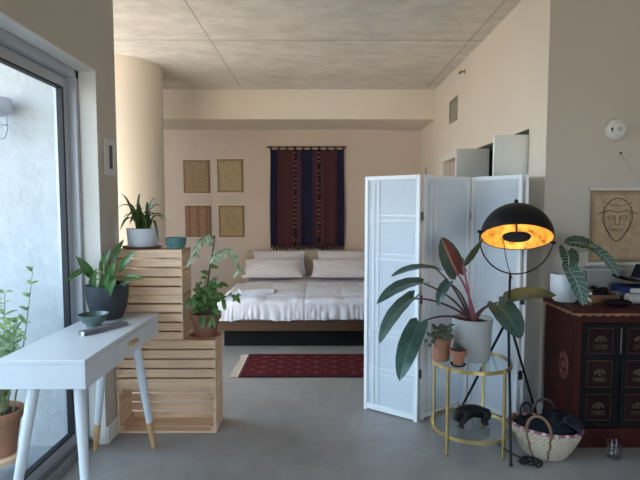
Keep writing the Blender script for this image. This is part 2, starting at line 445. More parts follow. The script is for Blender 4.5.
t = thing('sprinkler_head', (1.58, 5.3, 2.985), 'tiny brass sprinkler head on the right wall just under the ceiling', 'sprinkler')
sp = B().tube([(1.58, 5.3, 2.985), (1.572, 5.3, 2.985)], 0.022, 14).tube([(1.572, 5.3, 2.985), (1.525, 5.3, 2.985)], 0.009, 8)
sp.build('body', mat('brass', (0.35, 0.22, 0.08), 0.35, 0.8, 0.1, 9), t)
B().lathe([(0.018, 0), (0.018, 0.004), (0, 0.005)], 12, (1.525, 5.3, 2.966)).tube([(1.53, 5.292, 2.985), (1.525, 5.292, 2.968)], 0.003, 6).tube([(1.53, 5.308, 2.985), (1.525, 5.308, 2.968)], 0.003, 6).build('deflector', M['black'], t)

# bulkhead lantern on the stucco outside
t = thing('outdoor_wall_light', (-1.925, 3.02, 2.05), 'grey caged lantern on the white stucco wall outside the glass', 'wall light')
B().lathe([(0, 0.15), (0.045, 0.15), (0.075, 0.14), (0.08, 0.07), (0.055, 0.06), (0.05, 0.04), (0, 0.04)], 24, (-1.925, 2.92, 2.02)).tube([(-1.925, 2.92, 2.13), (-1.925, 3.02, 2.13)], 0.03, 12).build('housing', mat('lantern_grey', (0.45, 0.48, 0.55), 0.5, 0.2, 0.08, 9), t)
B().lathe([(0.042, 0.05), (0.042, -0.05), (0.03, -0.08), (0, -0.09)], 20, (-1.925, 2.92, 2.02)).build('globe', M['glass'], t)
cg = B()
for k in range(6):
    a = k * math.pi / 3
    c, s_ = math.cos(a), math.sin(a)
    cg.tube([(-1.925 + c * r, 2.92 + s_ * r, 2.02 + z) for r, z in ((0.052, 0.06), (0.052, -0.05), (0.035, -0.09), (0.0, -0.105))], 0.0035, 6)
cg.tube([(-1.925 + 0.053 * math.cos(k * math.pi / 12), 2.92 + 0.053 * math.sin(k * math.pi / 12), 2.0) for k in range(24)], 0.0035, 6, closed=True)
cg.build('cage', M['alu'], t)
# ------------------------------------------------------------------ desk and what stands on it
DX0, DX1, DY0, DY1, DT = -1.458, -1.056, 2.128, 3.124, 0.82
t = thing('desk', (-1.29, 2.7, 0), 'small white desk with slanted wood-tipped legs in front of the sliding glass door', 'desk')
b = B().box(DX0, DX1, DY0, DY1, DT - 0.022, DT)
b.build('desk_top', M['white'], t, False, bevel=0.003)
b = B().box(DX0 + 0.002, DX1 - 0.012, DY0 + 0.002, DY1 - 0.002, 0.684, DT - 0.022)
b.box(DX1 - 0.012, DX1 - 0.001, DY0 + 0.001, 2.456, 0.684, DT - 0.023).box(DX1 - 0.012, DX1 - 0.001, 2.890, DY1 - 0.001, 0.684, DT - 0.023)
b.build('apron', M['white'], t, False, bevel=0.002)
dr = B().box(DX1 - 0.0115, DX1 - 0.001, 2.460, 2.886, 0.688, DT - 0.026).build('drawer', M['white'], t, False, bevel=0.002)
B().box(DX1 - 0.001, DX1 + 0.02, 2.622, 2.722, 0.739, 0.759).build('pull', M['tip'], dr, False, bevel=0.004)
for fx, fy, tx, ty in ((-1.018, 2.04, -1.125, 2.205), (-1.385, 2.04, -1.333, 2.205), (-1.04, 2.935, -1.082, 2.80), (-1.394, 2.905, -1.275, 2.80)):
    f, u = Vector((fx, fy, 0)), Vector((tx, ty, 0.684))
    k = f.lerp(u, 0.27)
    lg = B().tube([k, u], [0.0195, 0.026], 16).build('leg', M['white'], t)
    B().tube([f, k], [0.0145, 0.0195], 16).build('leg_tip', M['tip'], lg)

# charcoal pot with upright pointed-leaf plant
def pot(parent, c, prof, m, soil_r, soil_z, name='pot', seg=36):
    B().lathe(prof, seg, c).build(name, m, parent)
    if soil_r: B().lathe([(soil_r, 0), (soil_r * 0.6, 0.006), (0, 0.01)], 20, (c[0], c[1], c[2] + soil_z)).build('soil', M['soil'], parent)
M['green'] = leaf_mat('mid_green_leaf', (0.035, 0.095, 0.025), (0.075, 0.165, 0.045), (0.14, 0.24, 0.09), 0.05, 7, 0.08, 0.35)
M['stem'] = mat('pale_green_stem', (0.24, 0.27, 0.13), 0.55, 0, 0.15, 12)
c = Vector((-1.321, 2.972, DT))
t = thing('potted_plant', c, 'upright green plant in a round charcoal pot at the far end of the desk', 'plant')
pot(t, c, [(0, 0.004), (0.075, 0), (0.086, 0.006), (0.108, 0.06), (0.121, 0.13), (0.124, 0.185), (0.126, 0.212), (0.119, 0.212), (0.116, 0.185), (0.0, 0.18)], mat('charcoal_glaze', (0.028, 0.034, 0.046), 0.45, 0, 0.12, 6), 0.114, 0.186)
random.seed(4)
st = B(); lv = []
spec = [((-1.389, 2.934, 1.073), (-1.447, 2.846, 1.223), .085), ((-1.360, 2.982, 1.111), (-1.273, 2.934, 1.257), .07), ((-1.292, 2.934, 1.063), (-1.219, 2.866, 1.184), .085),
        ((-1.360, 3.011, 1.102), (-1.404, 3.050, 1.296), .07), ((-1.418, 2.943, 1.131), (-1.457, 2.720, 1.073), .06), ((-1.234, 2.943, 1.111), (-1.098, 2.885, 1.252), .07),
        ((-1.311, 2.904, 1.005), (-1.253, 2.846, 1.121), .09), ((-1.282, 2.895, 0.975), (-1.200, 2.817, 1.087), .09), ((-1.214, 2.943, 1.082), (-1.049, 2.885, 1.073), .05),
        ((-1.331, 3.031, 1.131), (-1.263, 3.108, 1.306), .065), ((-1.253, 2.972, 0.995), (-1.146, 2.914, 1.063), .06), ((-1.379, 2.904, 1.014), (-1.321, 2.836, 1.150), .07)]
for i, (p, q, w) in enumerate(spec):
    a = 2 * math.pi * i / len(spec)
    s0 = c + Vector((math.cos(a) * 0.05, math.sin(a) * 0.05, 0.18))
    st.tube(bez([s0, s0 + Vector((0, 0, 0.12)), Vector(p) - Vector((0, 0, 0.03)), p], 8), [0.009 - 0.0007 * k for k in range(9)], 8)
    lf = B().leaf(p, q, w * .68, up=(0.25, -0.8, 0.5), arch=0.1, fold=0.25, shape='lance', n=9, m=4)
    lf.build('leaf', M['green'], t)
for i in range(10):
    a = i * 0.9 + .3; s0 = c + Vector((math.cos(a) * 0.035, math.sin(a) * 0.035, 0.18))
    st.tube([s0, s0 + Vector((math.cos(a) * .01, math.sin(a) * .01, .11 + .03 * (i % 3)))], [0.011, 0.004], 8)
st.build('stems', M['stem'], t)

# green bowl
c = Vector((-1.307, 2.750, DT))
t = tag(B().lathe([(0, 0.012), (0.030, 0.012), (0.036, 0), (0.040, 0.002), (0.040, 0.014), (0.062, 0.034), (0.080, 0.062), (0.084, 0.074), (0.080, 0.075), (0.073, 0.06), (0.055, 0.036), (0.03, 0.024), (0, 0.022)], 40, c).build('bowl', mat('celadon_glaze', (0.095, 0.145, 0.135), 0.3, 0, 0.25, 14), loc=c), 'shallow green glazed footed bowl on the white desk in front of the charcoal pot', 'bowl')

# slim grey incense box
a0, a1 = Vector((-1.280, 2.547, DT)), Vector((-1.144, 2.786, DT))
dv = (a1 - a0); Lc = dv.length; ang = math.atan2(dv.y, dv.x)
t = thing('slim_case', a0.lerp(a1, .5), 'slim long grey case lying beside the bowl on the white desk', 'case'); t.rotation_euler.z = ang
b = B().box(-Lc / 2, Lc / 2, -0.030, -0.002, 0, 0.024).box(-Lc / 2, Lc / 2, 0.002, 0.026, 0, 0.022).box(-Lc / 2, Lc / 2, -0.002, 0.002, 0, 0.014)
o = b.build('case_body', mat('slate_grey', (0.15, 0.15, 0.17), 0.55, 0, 0.1, 12), t, False, bevel=0.004, loc=None)
for v in o.data.vertices: v.co += wl(t)
b = B().box(-Lc / 2 - 0.003, -Lc / 2, -0.027, -0.005, 0.003, 0.021)
o = b.build('end_cap', M['trim'], t, False)
for v in o.data.vertices: v.co += wl(t)

# ------------------------------------------------------------------ balcony plant on a wooden stool, seen through the glass
t = thing('wooden_stool', (-1.80, 2.62, -0.03), 'low wooden stool under the balcony plant, seen below the desk through the glass', 'stool')
B().lathe([(0, 0.13), (0.13, 0.13), (0.135, 0.14), (0.135, 0.158), (0, 0.16)], 28, (-1.80, 2.62, -0.03)).build('stool_seat', M['pine_x'], t)
for k in range(3):
    a = k * 2.094 + 0.4
    B().tube([(-1.80 + .12 * math.cos(a), 2.62 + .12 * math.sin(a), -.03), (-1.80 + .09 * math.cos(a), 2.62 + .09 * math.sin(a), .10)], [.014, .018], 10).build('leg', M['tip'], t)
c = Vector((-1.80, 2.62, 0.13))
t = thing('potted_plant', c, 'tall leafy plant in a terracotta pot outside on the balcony', 'plant')
pot(t, c, [(0, 0), (0.085, 0), (0.115, 0.20), (0.128, 0.20), (0.130, 0.25), (0.116, 0.25), (0.112, 0.22), (0, 0.22)], M['terracotta'], 0.11, 0.225)
M['lime'] = leaf_mat('bright_leaf', (0.18, 0.29, 0.09), (0.30, 0.42, 0.18), (0.36, 0.46, 0.24), 0.06, 4, 0.05, 0.45)
st = B(); fo = B()
random.seed(11)
for k in range(30):
    a = random.uniform(0, 6.28); rr = random.uniform(0.02, 0.08)
    p0 = c + Vector((rr * math.cos(a), rr * math.sin(a), 0.22))
    hh = random.uniform(0.25, 0.82); le = random.uniform(0.0, 0.13)
    p1 = p0 + Vector((math.cos(a) * le + 0.05, math.sin(a) * le * 0.6, hh))
    pts = bez([p0, p0.lerp(p1, .5) + Vector((random.uniform(-.03, .03), 0, .05)), p1], 10)
    st.tube(pts, [0.006 - 0.0004 * i for i in range(11)], 6)
    for i in range(3, 11):
        for sgn in (-1, 1):
            d = Vector((random.uniform(.3, 1) * sgn, random.uniform(-.9, .9), random.uniform(.0, .8))).normalized()
            fo.leaf(pts[i], pts[i] + d * random.uniform(.04, .075), .022, up=(0, -.6, .8), arch=.1, fold=.2, n=4, m=2)
st.build('stems', M['stem'], t); fo.build('foliage', M['lime'], t)

# ------------------------------------------------------------------ pine crates
def make_crate(W, label, group, Hh=0.314, closed=False):
    """A crate standing on its long side: the slatted floor of the crate is upright, x = length, y = box depth, z = height."""
    D = 0.232
    t = thing('wooden_crate', (0, 0, 0), label, 'crate', group)
    th = 0.012
    n = 5; gap = 0.0105; w = (Hh - gap * (n - 1)) / n
    b = B()
    for k in range(n): b.box(-W / 2, W / 2, 0, th, k * (w + gap), k * (w + gap) + w)
    b.build('slatted_floor', M['pine_x'], t, False, bevel=0.0015)
    if closed:                                   # turned over: the far long side is slatted too
        b = B(); q = 4; gq = 0.009; wq = (Hh - 2 * th - 0.004 - gq * (q - 1)) / q
        for k in range(q): b.box(-W / 2 + 0.02, W / 2 - 0.02, D - th, D - 0.001, th + 0.002 + k * (wq + gq), th + 0.002 + k * (wq + gq) + wq)
        b.build('slatted_back', M['pine_x'], t, False, bevel=0.0015)
    for zz in (0, Hh - th):
        b = B(); m3 = 3; g3 = 0.012; w3 = (D - th - (th if closed else 0) - g3 * (m3 - 1)) / m3
        for k in range(m3): b.box(-W / 2 + 0.001, W / 2 - 0.001, th + k * (w3 + g3), th + k * (w3 + g3) + w3, zz, zz + th)
        b.build('slatted_side', M['pine_x'], t, False, bevel=0.0015)
    for sx in (-1, 1):
        b = B(); x0, x1 = sorted((sx * (W / 2 - 0.001), sx * (W / 2 - 0.019)))
        for k in range(2): b.box(x0, x1, th + 0.001, D - 0.002, 0.014 + k * 0.146, 0.014 + k * 0.146 + 0.14)
        for zz in (th + .001, Hh - th - 0.031): b.box(*sorted((x0 - sx * 0.02, x0)) if sx > 0 else (x1, x1 + 0.02), th + 0.002, D - 0.004, zz, zz + 0.03)
        b.build('end_panel', M['pine_y'], t, False, bevel=0.0015)
    return t, D, Hh
cr, CD, CH = make_crate(0.666, 'wide pine crate on the floor with its open side facing out', 'stacked pine crates')
cr.location = (-1.021, 3.132 + CD, 0); cr.rotation_euler.z = math.pi
c2, _, _ = make_crate(0.666, '', 'stacked pine crates', 0.314, True); c2.location = (-1.021, 3.132, CH + 0.002); c2.rotation_euler.z = 0
c2['label'] = 'wide pine crate with slatted face, carrying the vine in a terracotta pot'
cn, _, CH2 = make_crate(0.45, 'narrow pine crate standing on the wide crates, topmost but one of the stack', 'stacked pine crates', 0.299, True)
cn.location = (-0.902 - 0.225, 3.142, 2 * CH + 0.004)
c3 = copy_tree(cn); c3.location = (-0.902 - 0.225, 3.142, 2 * CH + CH2 + 0.006)
c3['label'] = 'narrow pine crate at the top of the stack, under the white planter'
cn['label'] = 'narrow pine crate directly above the wide crates, beside the vine in terracotta'
ZL, ZT = 2 * CH + 0.002, 2 * CH + 2 * CH2 + 0.007

# ------------------------------------------------------------------ spider plant in white planter, teal bowl
M['strap'] = leaf_mat('strap_leaf', (0.035, 0.075, 0.02), (0.08, 0.14, 0.04), (0.12, 0.19, 0.07), 0.10, 2, 0.0, 0.4)
M['wood_dark'] = mat('dark_wood', (0.10, 0.05, 0.03), 0.5, 0, 0.2, 12)
c = Vector((-1.200, 3.256, ZT))
t = tag(B().lathe([(0, 0.004), (0.10, 0), (0.125, 0.006), (0.13, 0.018), (0.124, 0.018), (0.115, 0.010), (0, 0.009)], 36, c).build('saucer', M['wood_dark'], loc=c), 'dark brown saucer under the white planter on the top crate', 'saucer')
c = c + Vector((0.005, 0, 0.0105))
t = thing('potted_plant', c, 'strappy-leaved green plant in a white ceramic planter on top of the tall crates', 'plant')
pot(t, c, [(0, 0), (0.088, 0), (0.096, 0.01), (0.106, 0.12), (0.109, 0.126), (0.100, 0.126), (0.097, 0.10), (0, 0.10)], M['white'], 0.097, 0.104)
random.seed(21); lf = B()
morec = [(-1.33, 3.26, 1.44, .06), (-1.11, 3.26, 1.46, .05), (-1.31, 3.3, 1.54, .04), (-1.06, 3.27, 1.42, .06)]
ends = morec + [(-1.225, 3.30, 1.60, .10), (-1.345, 3.20, 1.50, .12), (-1.09, 3.33, 1.515, .10), (-1.0, 3.30, 1.355, .14), (-1.075, 3.22, 1.275, .10), (-1.365, 3.33, 1.60, .08), (-1.15, 3.38, 1.58, .06),
        (-1.30, 3.22, 1.42, .1), (-1.19, 3.25, 1.50, .05), (-1.25, 3.25, 1.52, .06), (-1.31, 3.16, 1.36, .08), (-1.28, 3.4, 1.55, .05), (-1.20, 3.36, 1.55, .04), (-1.12, 3.28, 1.44, .1), (-1.22, 3.24, 1.43, .06), (-1.26, 3.2, 1.40, .08), (-1.17, 3.22, 1.40, .08), (-1.33, 3.35, 1.45, .1)]
for i, (x, y, z, ar) in enumerate(ends):
    a = i * 2.4
    p = c + Vector((0.04 * math.cos(a), 0.03 * math.sin(a), 0.10)); q = Vector((x * .973, y - .088, z))
    mid = p.lerp(q, 0.5) + Vector((0, 0, ar + max(0, 0.10 - (z - p.z) * 0.3)))
    pts = bez([p, mid, q], 12)
    wv = random.uniform(.030, .042)
    sd = (q - p).cross(Vector((0, 0, 1))); sd = sd.normalized() if sd.length > .01 else Vector((1, 0, 0))
    sd = (sd + Vector((0.5, -.1, 0))).normalized()
    def fn(u, v, pts=pts, sd=sd, wv=wv):
        k = min(11, int(v * 12)); p_ = pts[k].lerp(pts[k + 1], v * 12 - k)
        w_ = wv * min(1, .6 + v * 2) * (1 - v ** 3) ** .8
        return p_ + sd * ((u - .5) * w_) + Vector((0, 0, abs(u - .5) * w_ * .5))
    lf.grid(fn, 4, 12)
lf.build('foliage', M['strap'], t)

c = Vector((-0.970, 3.248, ZT))
t = tag(B().lathe([(0, 0.006), (0.05, 0.006), (0.055, 0), (0.062, 0.004), (0.058, 0.014), (0.066, 0.03), (0.068, 0.055), (0.072, 0.075), (0.066, 0.076), (0.06, 0.055), (0.05, 0.02), (0, 0.018)], 32, c).build('teal_bowl', mat('teal_glaze', (0.085, 0.19, 0.185), 0.3, 0, 0.3, 16), loc=c), 'small teal glazed bowl on the corner of the top crate', 'bowl')

# ------------------------------------------------------------------ vine in terracotta on the lower crates
c = Vector((-0.775, 3.245, ZL))
t = tag(B().lathe([(0, 0.003), (0.08, 0), (0.105, 0.01), (0.105, 0.016), (0.08, 0.010), (0, 0.009)], 32, c).build('saucer', M['terracotta'], loc=c), 'clay saucer under the vine on the wide crates', 'saucer')
c = c + Vector((0, 0, 0.0105)); M['red_clay'] = mat('dark_red_clay', (.22, .09, .055), .8, 0, .15, 9, bump=.1)
t = thing('potted_vine', c, 'climbing green vine in a terracotta pot standing on the wide crates', 'plant')
pot(t, c, [(0, 0), (0.072, 0), (0.092, 0.11), (0.103, 0.112), (0.106, 0.155), (0.096, 0.155), (0.092, 0.13), (0, 0.13)], M['red_clay'], 0.092, 0.134)
M['vine'] = leaf_mat('vine_leaf', (0.045, 0.115, 0.025), (0.10, 0.20, 0.05), (0.18, 0.28, 0.10), 0.06, 5, 0.05, 0.35)
M['vine_pale'] = leaf_mat('pale_vine_leaf', (0.20, 0.28, 0.14), (0.36, 0.44, 0.28), (0.40, 0.47, 0.30), 0.06, 5, 0.05, 0.35)
st = B(); lo = B(); hi = B(); random.seed(8)
top = c + Vector((0, 0, 0.13))
main = bez([top, (-0.77, 3.22, 0.95), (-0.73, 3.2, 1.12), (-0.71, 3.2, 1.20), (-0.695, 3.2, 1.325)], 20)
st.tube(main, [0.008 - 0.0002 * i for i in range(21)], 8)
def hang(b_, p, d, L_, w): b_.leaf(p, Vector(p) + Vector(d).normalized() * L_, w, up=(0.1, -.8, .6), arch=.12, fold=.2, shape='heart', lobe=.08, n=6, m=4)
arcs = [bez([main[19], (-0.74, 3.18, 1.36), (-0.81, 3.18, 1.31), (-0.835, 3.18, 1.18)], 10), bez([main[13], (-0.68, 3.18, 1.20), (-0.58, 3.2, 1.33), (-0.535, 3.2, 1.10)], 12)]
for ar in arcs:
    st.tube(ar, 0.0035, 6)
    for i in range(2, len(ar)):
        if i % 2 == 0: hang(hi, ar[i], (random.uniform(-.7, .3), random.uniform(-.3, .1), -1), random.uniform(.06, .085), .034)
        if i % 3 == 0: hang(hi, ar[i], (random.uniform(.2, .8), random.uniform(-.3, .1), -.8), random.uniform(.05, .07), .03)
for i in range(5, 21, 2): hang(hi if i > 12 else lo, main[i], (random.choice((-1, 1)), random.uniform(-.4, .2), random.uniform(-.4, .5)), .06, .038)
# bushy lower growth
for k in range(26):
    a = random.uniform(0, 6.28)
    e = Vector((-0.755 + .155 * math.cos(a) * random.uniform(.4, 1), 3.21 + .12 * math.sin(a) * random.uniform(.3, 1), random.uniform(.82, 1.07)))
    if e.x < -.86: e.x = -.86
    s0 = top + Vector((random.uniform(-.05, .05), random.uniform(-.05, .05), 0))
    br = bez([s0, s0.lerp(e, .5) + Vector((0, 0, .08)), e], 8)
    st.tube(br, 0.003, 6)
    for i in range(3, 9, 2) if k % 3 else (5, 8):
        hang(lo, br[i], (random.uniform(-1, 1), random.uniform(-1, .3), random.uniform(-.9, .2)), random.uniform(.055, .08), random.uniform(.032, .044))
br = bez([top, (-0.68, 3.18, 0.98), (-0.57, 3.17, 0.90), (-0.52, 3.16, 0.93)], 10); st.tube(br, 0.003, 6)
for i in range(2, 11): hang(lo, br[i], (random.uniform(-.4, 1), random.uniform(-.5, .3), random.uniform(-1, .5)), .06, .035)
for k in range(5): hang(lo, c + Vector((random.uniform(-.06, .08), -.10, .15)), (random.uniform(-.4, .4), -.5, -1), .09, .03)
st.build('stems', mat('dark_vine_stem', (.07, .06, .035), .7, 0, .25, 12), t); lo.build('foliage', M['vine'], t); hi.build('young_foliage', M['vine_pale'], t)
# ------------------------------------------------------------------ bed, linen, pillows
BX0, BX1, BY0, BY1 = -1.085, 0.775, 5.09, 7.38
t = thing('bed', (-.155, 6.2, 0), 'low double bed with a walnut frame and beige headboard against the back wall', 'bed')
B().box(BX0, BX1, BY0, BY0 + .035, .19, .298).build('foot_rail', M['walnut'], t, False, bevel=.004)
for x in (BX0, BX1 - .035): B().box(x, x + .035, BY0 + .036, BY1 - .07, .19, .298).build('side_rail', wood('walnut_side', (0.075, 0.037, 0.015), 'y'), t, False, bevel=.004)
B().box(BX0 - .005, BX1 + .005, BY1 - .069, BY1, .05, .86).build('headboard', M['headboard'], t, False, bevel=.015)
B().box(BX0 + .036, BX1 - .036, BY0 + .036, BY1 - .071, .22, .262).build('slat_base', M['walnut'], t, False)
B().tube([(-.125, BY0 - .001, .245), (-.125, BY0 - .006, .245)], .008, 12).build('bolt', M['black'], t)
B().box(BX0 + .045, BX1 - .045, BY0 + .10, BY1 - .09, 0, .189).build('underbed_shade_block', mat('underbed_shade_black', (.010, .010, .012), .8, 0, .1, 6, spec=.1), t, False)  # added black block that paints the shade under the bed
for x in ():
    for y in (BY0 + .75, BY1 - .25): B().box(x - .035, x + .035, y - .035, y + .035, 0, .22).build('leg', M['walnut'], t, False)
b = B().box(BX0 + .04, BX1 - .04, BY0 + .045, BY1 - .075, .264, .488)
tag(b.build('mattress', M['sheet'], None, False, bevel=.04, loc=(-.155, 6.2, .264)), 'mattress with a pale lavender sheet lying on the walnut bed frame', 'mattress')

# duvet : rounded drape over foot and sides, quilted squares, ruffled hem
def drape(u, v):
    W, L0 = BX1 - BX0 - .02, 1.14
    hang_ = .19; rad = .05
    a = (u - .5) * (W + 2 * hang_); bb = v * (L0 + hang_)          # v=0 head hem, 1 foot hem
    def bend(q, lim):                                             # flat distance -> (offset, drop)
        if q <= lim - rad: return q, 0.0
        s_ = q - (lim - rad)
        if s_ < rad * 1.57: return lim - rad + rad * math.sin(s_ / rad), rad * (1 - math.cos(s_ / rad))
        return lim, rad + s_ - rad * 1.57
    xo, dx_ = bend(abs(a), W / 2 + .012); yo, dy_ = bend(bb, L0 + .012)
    drop = max(dx_, dy_) + .25 * min(dx_, dy_)
    z = .508 - drop
    x = (BX0 + BX1) / 2 + math.copysign(xo, a); y = BY0 + L0 - .005 - yo
    hem = min(1, drop / .15)
    q = a * 3.3
    quilt = (abs(math.sin(a * math.pi / .42)) ** .35 * abs(math.sin(bb * math.pi / .42)) ** .35)
    z += .026 * quilt * (1 - hem * .3) + fb(1, (a, bb, 0), 3.5, .022) + fb(2, (a * .6, bb * 2, 0), 9, .012) + fb(6, (a, bb * 3, 0), 14, .006)
    z = max(z, .30 + .012 * math.sin(a * 21) + fb(8, (a, 0, 0), 5, .01) if drop > .05 else z)
    ruff = hem * (.016 * math.sin(a * 52 + 3 * math.sin(a * 9)) + .014 * math.sin(bb * 50) * (1 if dx_ > dy_ else 0) + fb(3, (a, bb, 0), 12, .012))
    if dy_ > 0.02: y -= abs(ruff) + hem * .012
    if dx_ > 0.02: x += math.copysign(abs(ruff) * .8 + hem * .005, a)
    if v < .06: z += .022 * (1 - v / .06)
    return (x, y, max(z, .498 if drop < .01 else z))
b = B().grid(drape, 150, 90)
tag(b.build('duvet', M['linen'], None, True, 80, solid=.010, loc=(-.155, 5.6, .5)), 'white quilted duvet with a ruffled hem spread over the lower bed', 'duvet')

def make_pillow(W, Hh, T, seed):
    b = B()
    def side(sg):
        def fn(u, v):
            x, z = u * 2 - 1, v * 2 - 1
            e = max(0, 1 - abs(x) ** 2.4) ** .62 * max(0, 1 - abs(z) ** 2.4) ** .62
            px = x * W / 2 * (1 - .06 * (1 - abs(z) ** 2)) * (1 - .03 * z); pz = z * Hh / 2 * (1 - .10 * (1 - abs(x) ** 2) + .05 * math.cos(x * 2.2))
            r = math.hypot(x, z)
            y = sg * (T / 2 * e + fb(seed, (x * 1.2, z * 2, sg), 2.2, .020) * e + fb(seed + 5, (x * 3, z * 2, 0), 3, .008) * e)
            return (px, y, pz + Hh / 2)
        return fn
    b.grid(side(-1), 26, 18).grid(side(1), 26, 18, flip=True)
    return b
t = tag(make_pillow(.80, .40, .20, 3).build('pillow', M['pillow'], None, True, 80), 'rear white pillow leaning on the headboard at the window side of the bed', 'pillow', 'pillows on the bed')
t.location = (-.60, 7.10, .50); t.rotation_euler = (R(-20), 0, R(1))
sub = [(-.66, 6.70, .535, -52, 2, 'front white pillow below the wall scrolls side, plump against the rear one', .80), (.36, 7.10, .50, -20, -2, 'rear white pillow leaning on the headboard beside the folding screen', .80), (.31, 6.70, .535, -52, -1, 'front white pillow nearest the folding screen, propped on a rear pillow', .80)]
for i, (x, y, z, rx, rz, lb, w) in enumerate(sub):
    if i == 1: c_ = t.copy(); COL.objects.link(c_)
    else: c_ = make_pillow(.84, .38, .20, 9 + i).build('pillow', M['pillow'], None, True, 80)
    tag(c_, lb, 'pillow', 'pillows on the bed'); c_.location = (x, y, z); c_.rotation_euler = (R(rx), 0, R(rz))
t['label'] = 'rear white pillow leaning on the headboard, on the side nearer the paper scrolls'
bpy.data.objects['pillow.001']['label'] = 'front white pillow nearest the scrolls side of the bed, leaning on a rear pillow'

t = thing('bed_tray', (-.735, 5.56, .535), 'flat white box lying on the duvet near the vine', 'box'); t.rotation_euler.z = R(14)
o = B().box(-.19, .19, -.13, .13, 0, .028).build('box_base', M['linen'], None, False, bevel=.004); o.parent = t
o = B().box(-.195, .195, -.135, .135, .0285, .048).build('box_lid', M['white'], None, False, bevel=.004); o.parent = t

# ------------------------------------------------------------------ rug
def rug_mat():
    m, nt, b = _nodes('bokhara_wool')
    v = coords(nt); sx = N(nt, 'ShaderNodeSeparateXYZ'); nt.links.new(v, sx.inputs[0])
    X, Y = sx.outputs[0], sx.outputs[1]
    def cell(a, s, o=0.0): return math_(nt, 'ABSOLUTE', math_(nt, 'SUBTRACT', math_(nt, 'FRACT', math_(nt, 'ADD', math_(nt, 'DIVIDE', a, s), o)), .5))
    d1 = math_(nt, 'ADD', cell(X, .17), cell(Y, .15))
    d2 = math_(nt, 'ADD', cell(X, .17, .5), cell(Y, .15, .5))
    nz = N(nt, 'ShaderNodeTexNoise', Scale=90.0, Detail=3); nt.links.new(v, nz.inputs['Vector'])
    base = ramp(nt, nz.outputs['Fac'], [(0.3, (.055, .008, .011)), (.7, (.10, .014, .017))])
    k1 = ramp(nt, d1, [(0, (.20, .11, .08)), (.13, (.02, .012, .02)), (.24, (.20, .03, .03)), (.33, (.02, .01, .018)), (.38, (.11, .012, .016))], 'CONSTANT')
    f1 = math_(nt, 'LESS_THAN', d1, .38)
    k2 = math_(nt, 'LESS_THAN', d2, .13)
    col = mixc(nt, math_(nt, 'MULTIPLY', f1, .75), base, k1); col = mixc(nt, math_(nt, 'MULTIPLY', k2, .6), col, (.22, .10, .07))
    ex = math_(nt, 'SUBTRACT', .33, math_(nt, 'ABSOLUTE', Y)); ex2 = math_(nt, 'SUBTRACT', .78, math_(nt, 'ABSOLUTE', X))
    ed = math_(nt, 'MINIMUM', ex, ex2)
    bo = math_(nt, 'LESS_THAN', ed, .07)
    zig = math_(nt, 'LESS_THAN', math_(nt, 'ADD', cell(math_(nt, 'ADD', X, Y), .05), math_(nt, 'MULTIPLY', cell(ed, .035), .6)), .26)
    col = mixc(nt, bo, col, mixc(nt, zig, (.04, .008, .014), (.16, .025, .025)))
    nt.links.new(col, b.inputs['Base Color']); b.inputs['Roughness'].default_value = .95; b.inputs['Specular IOR Level'].default_value = .1
    bp = N(nt, 'ShaderNodeBump', Strength=.4, Distance=.004); nt.links.new(nz.outputs['Fac'], bp.inputs['Height']); nt.links.new(bp.outputs['Normal'], b.inputs['Normal'])
    return m
M['cream_wool'] = mat('cream_wool', (.48, .43, .36), .9, 0, .1, 20)
t = thing('rug', (.06, 4.52, 0), 'dark red patterned oriental rug with cream fringe on the concrete floor', 'rug')
B().grid(lambda u, v: (-.72 + 1.56 * u, 4.19 + .66 * v, .009 + fb(1, (u * 3, v, 0), 2, .002)), 40, 20).build('pile', rug_mat(), t, solid=.008)
random.seed(2)
for s_, x in ((-1, -.72), (1, .84)):
    fr = B()
    for k in range(70):
        y = 4.195 + .65 * k / 69
        fr.tube([(x, y, .009), (x + s_ * .04, y + random.uniform(-.008, .008), .006), (x + s_ * random.uniform(.065, .085), y + random.uniform(-.014, .010) - .01, .004)], .0032, 5)
    fr.build('fringe', M['cream_wool'], t)

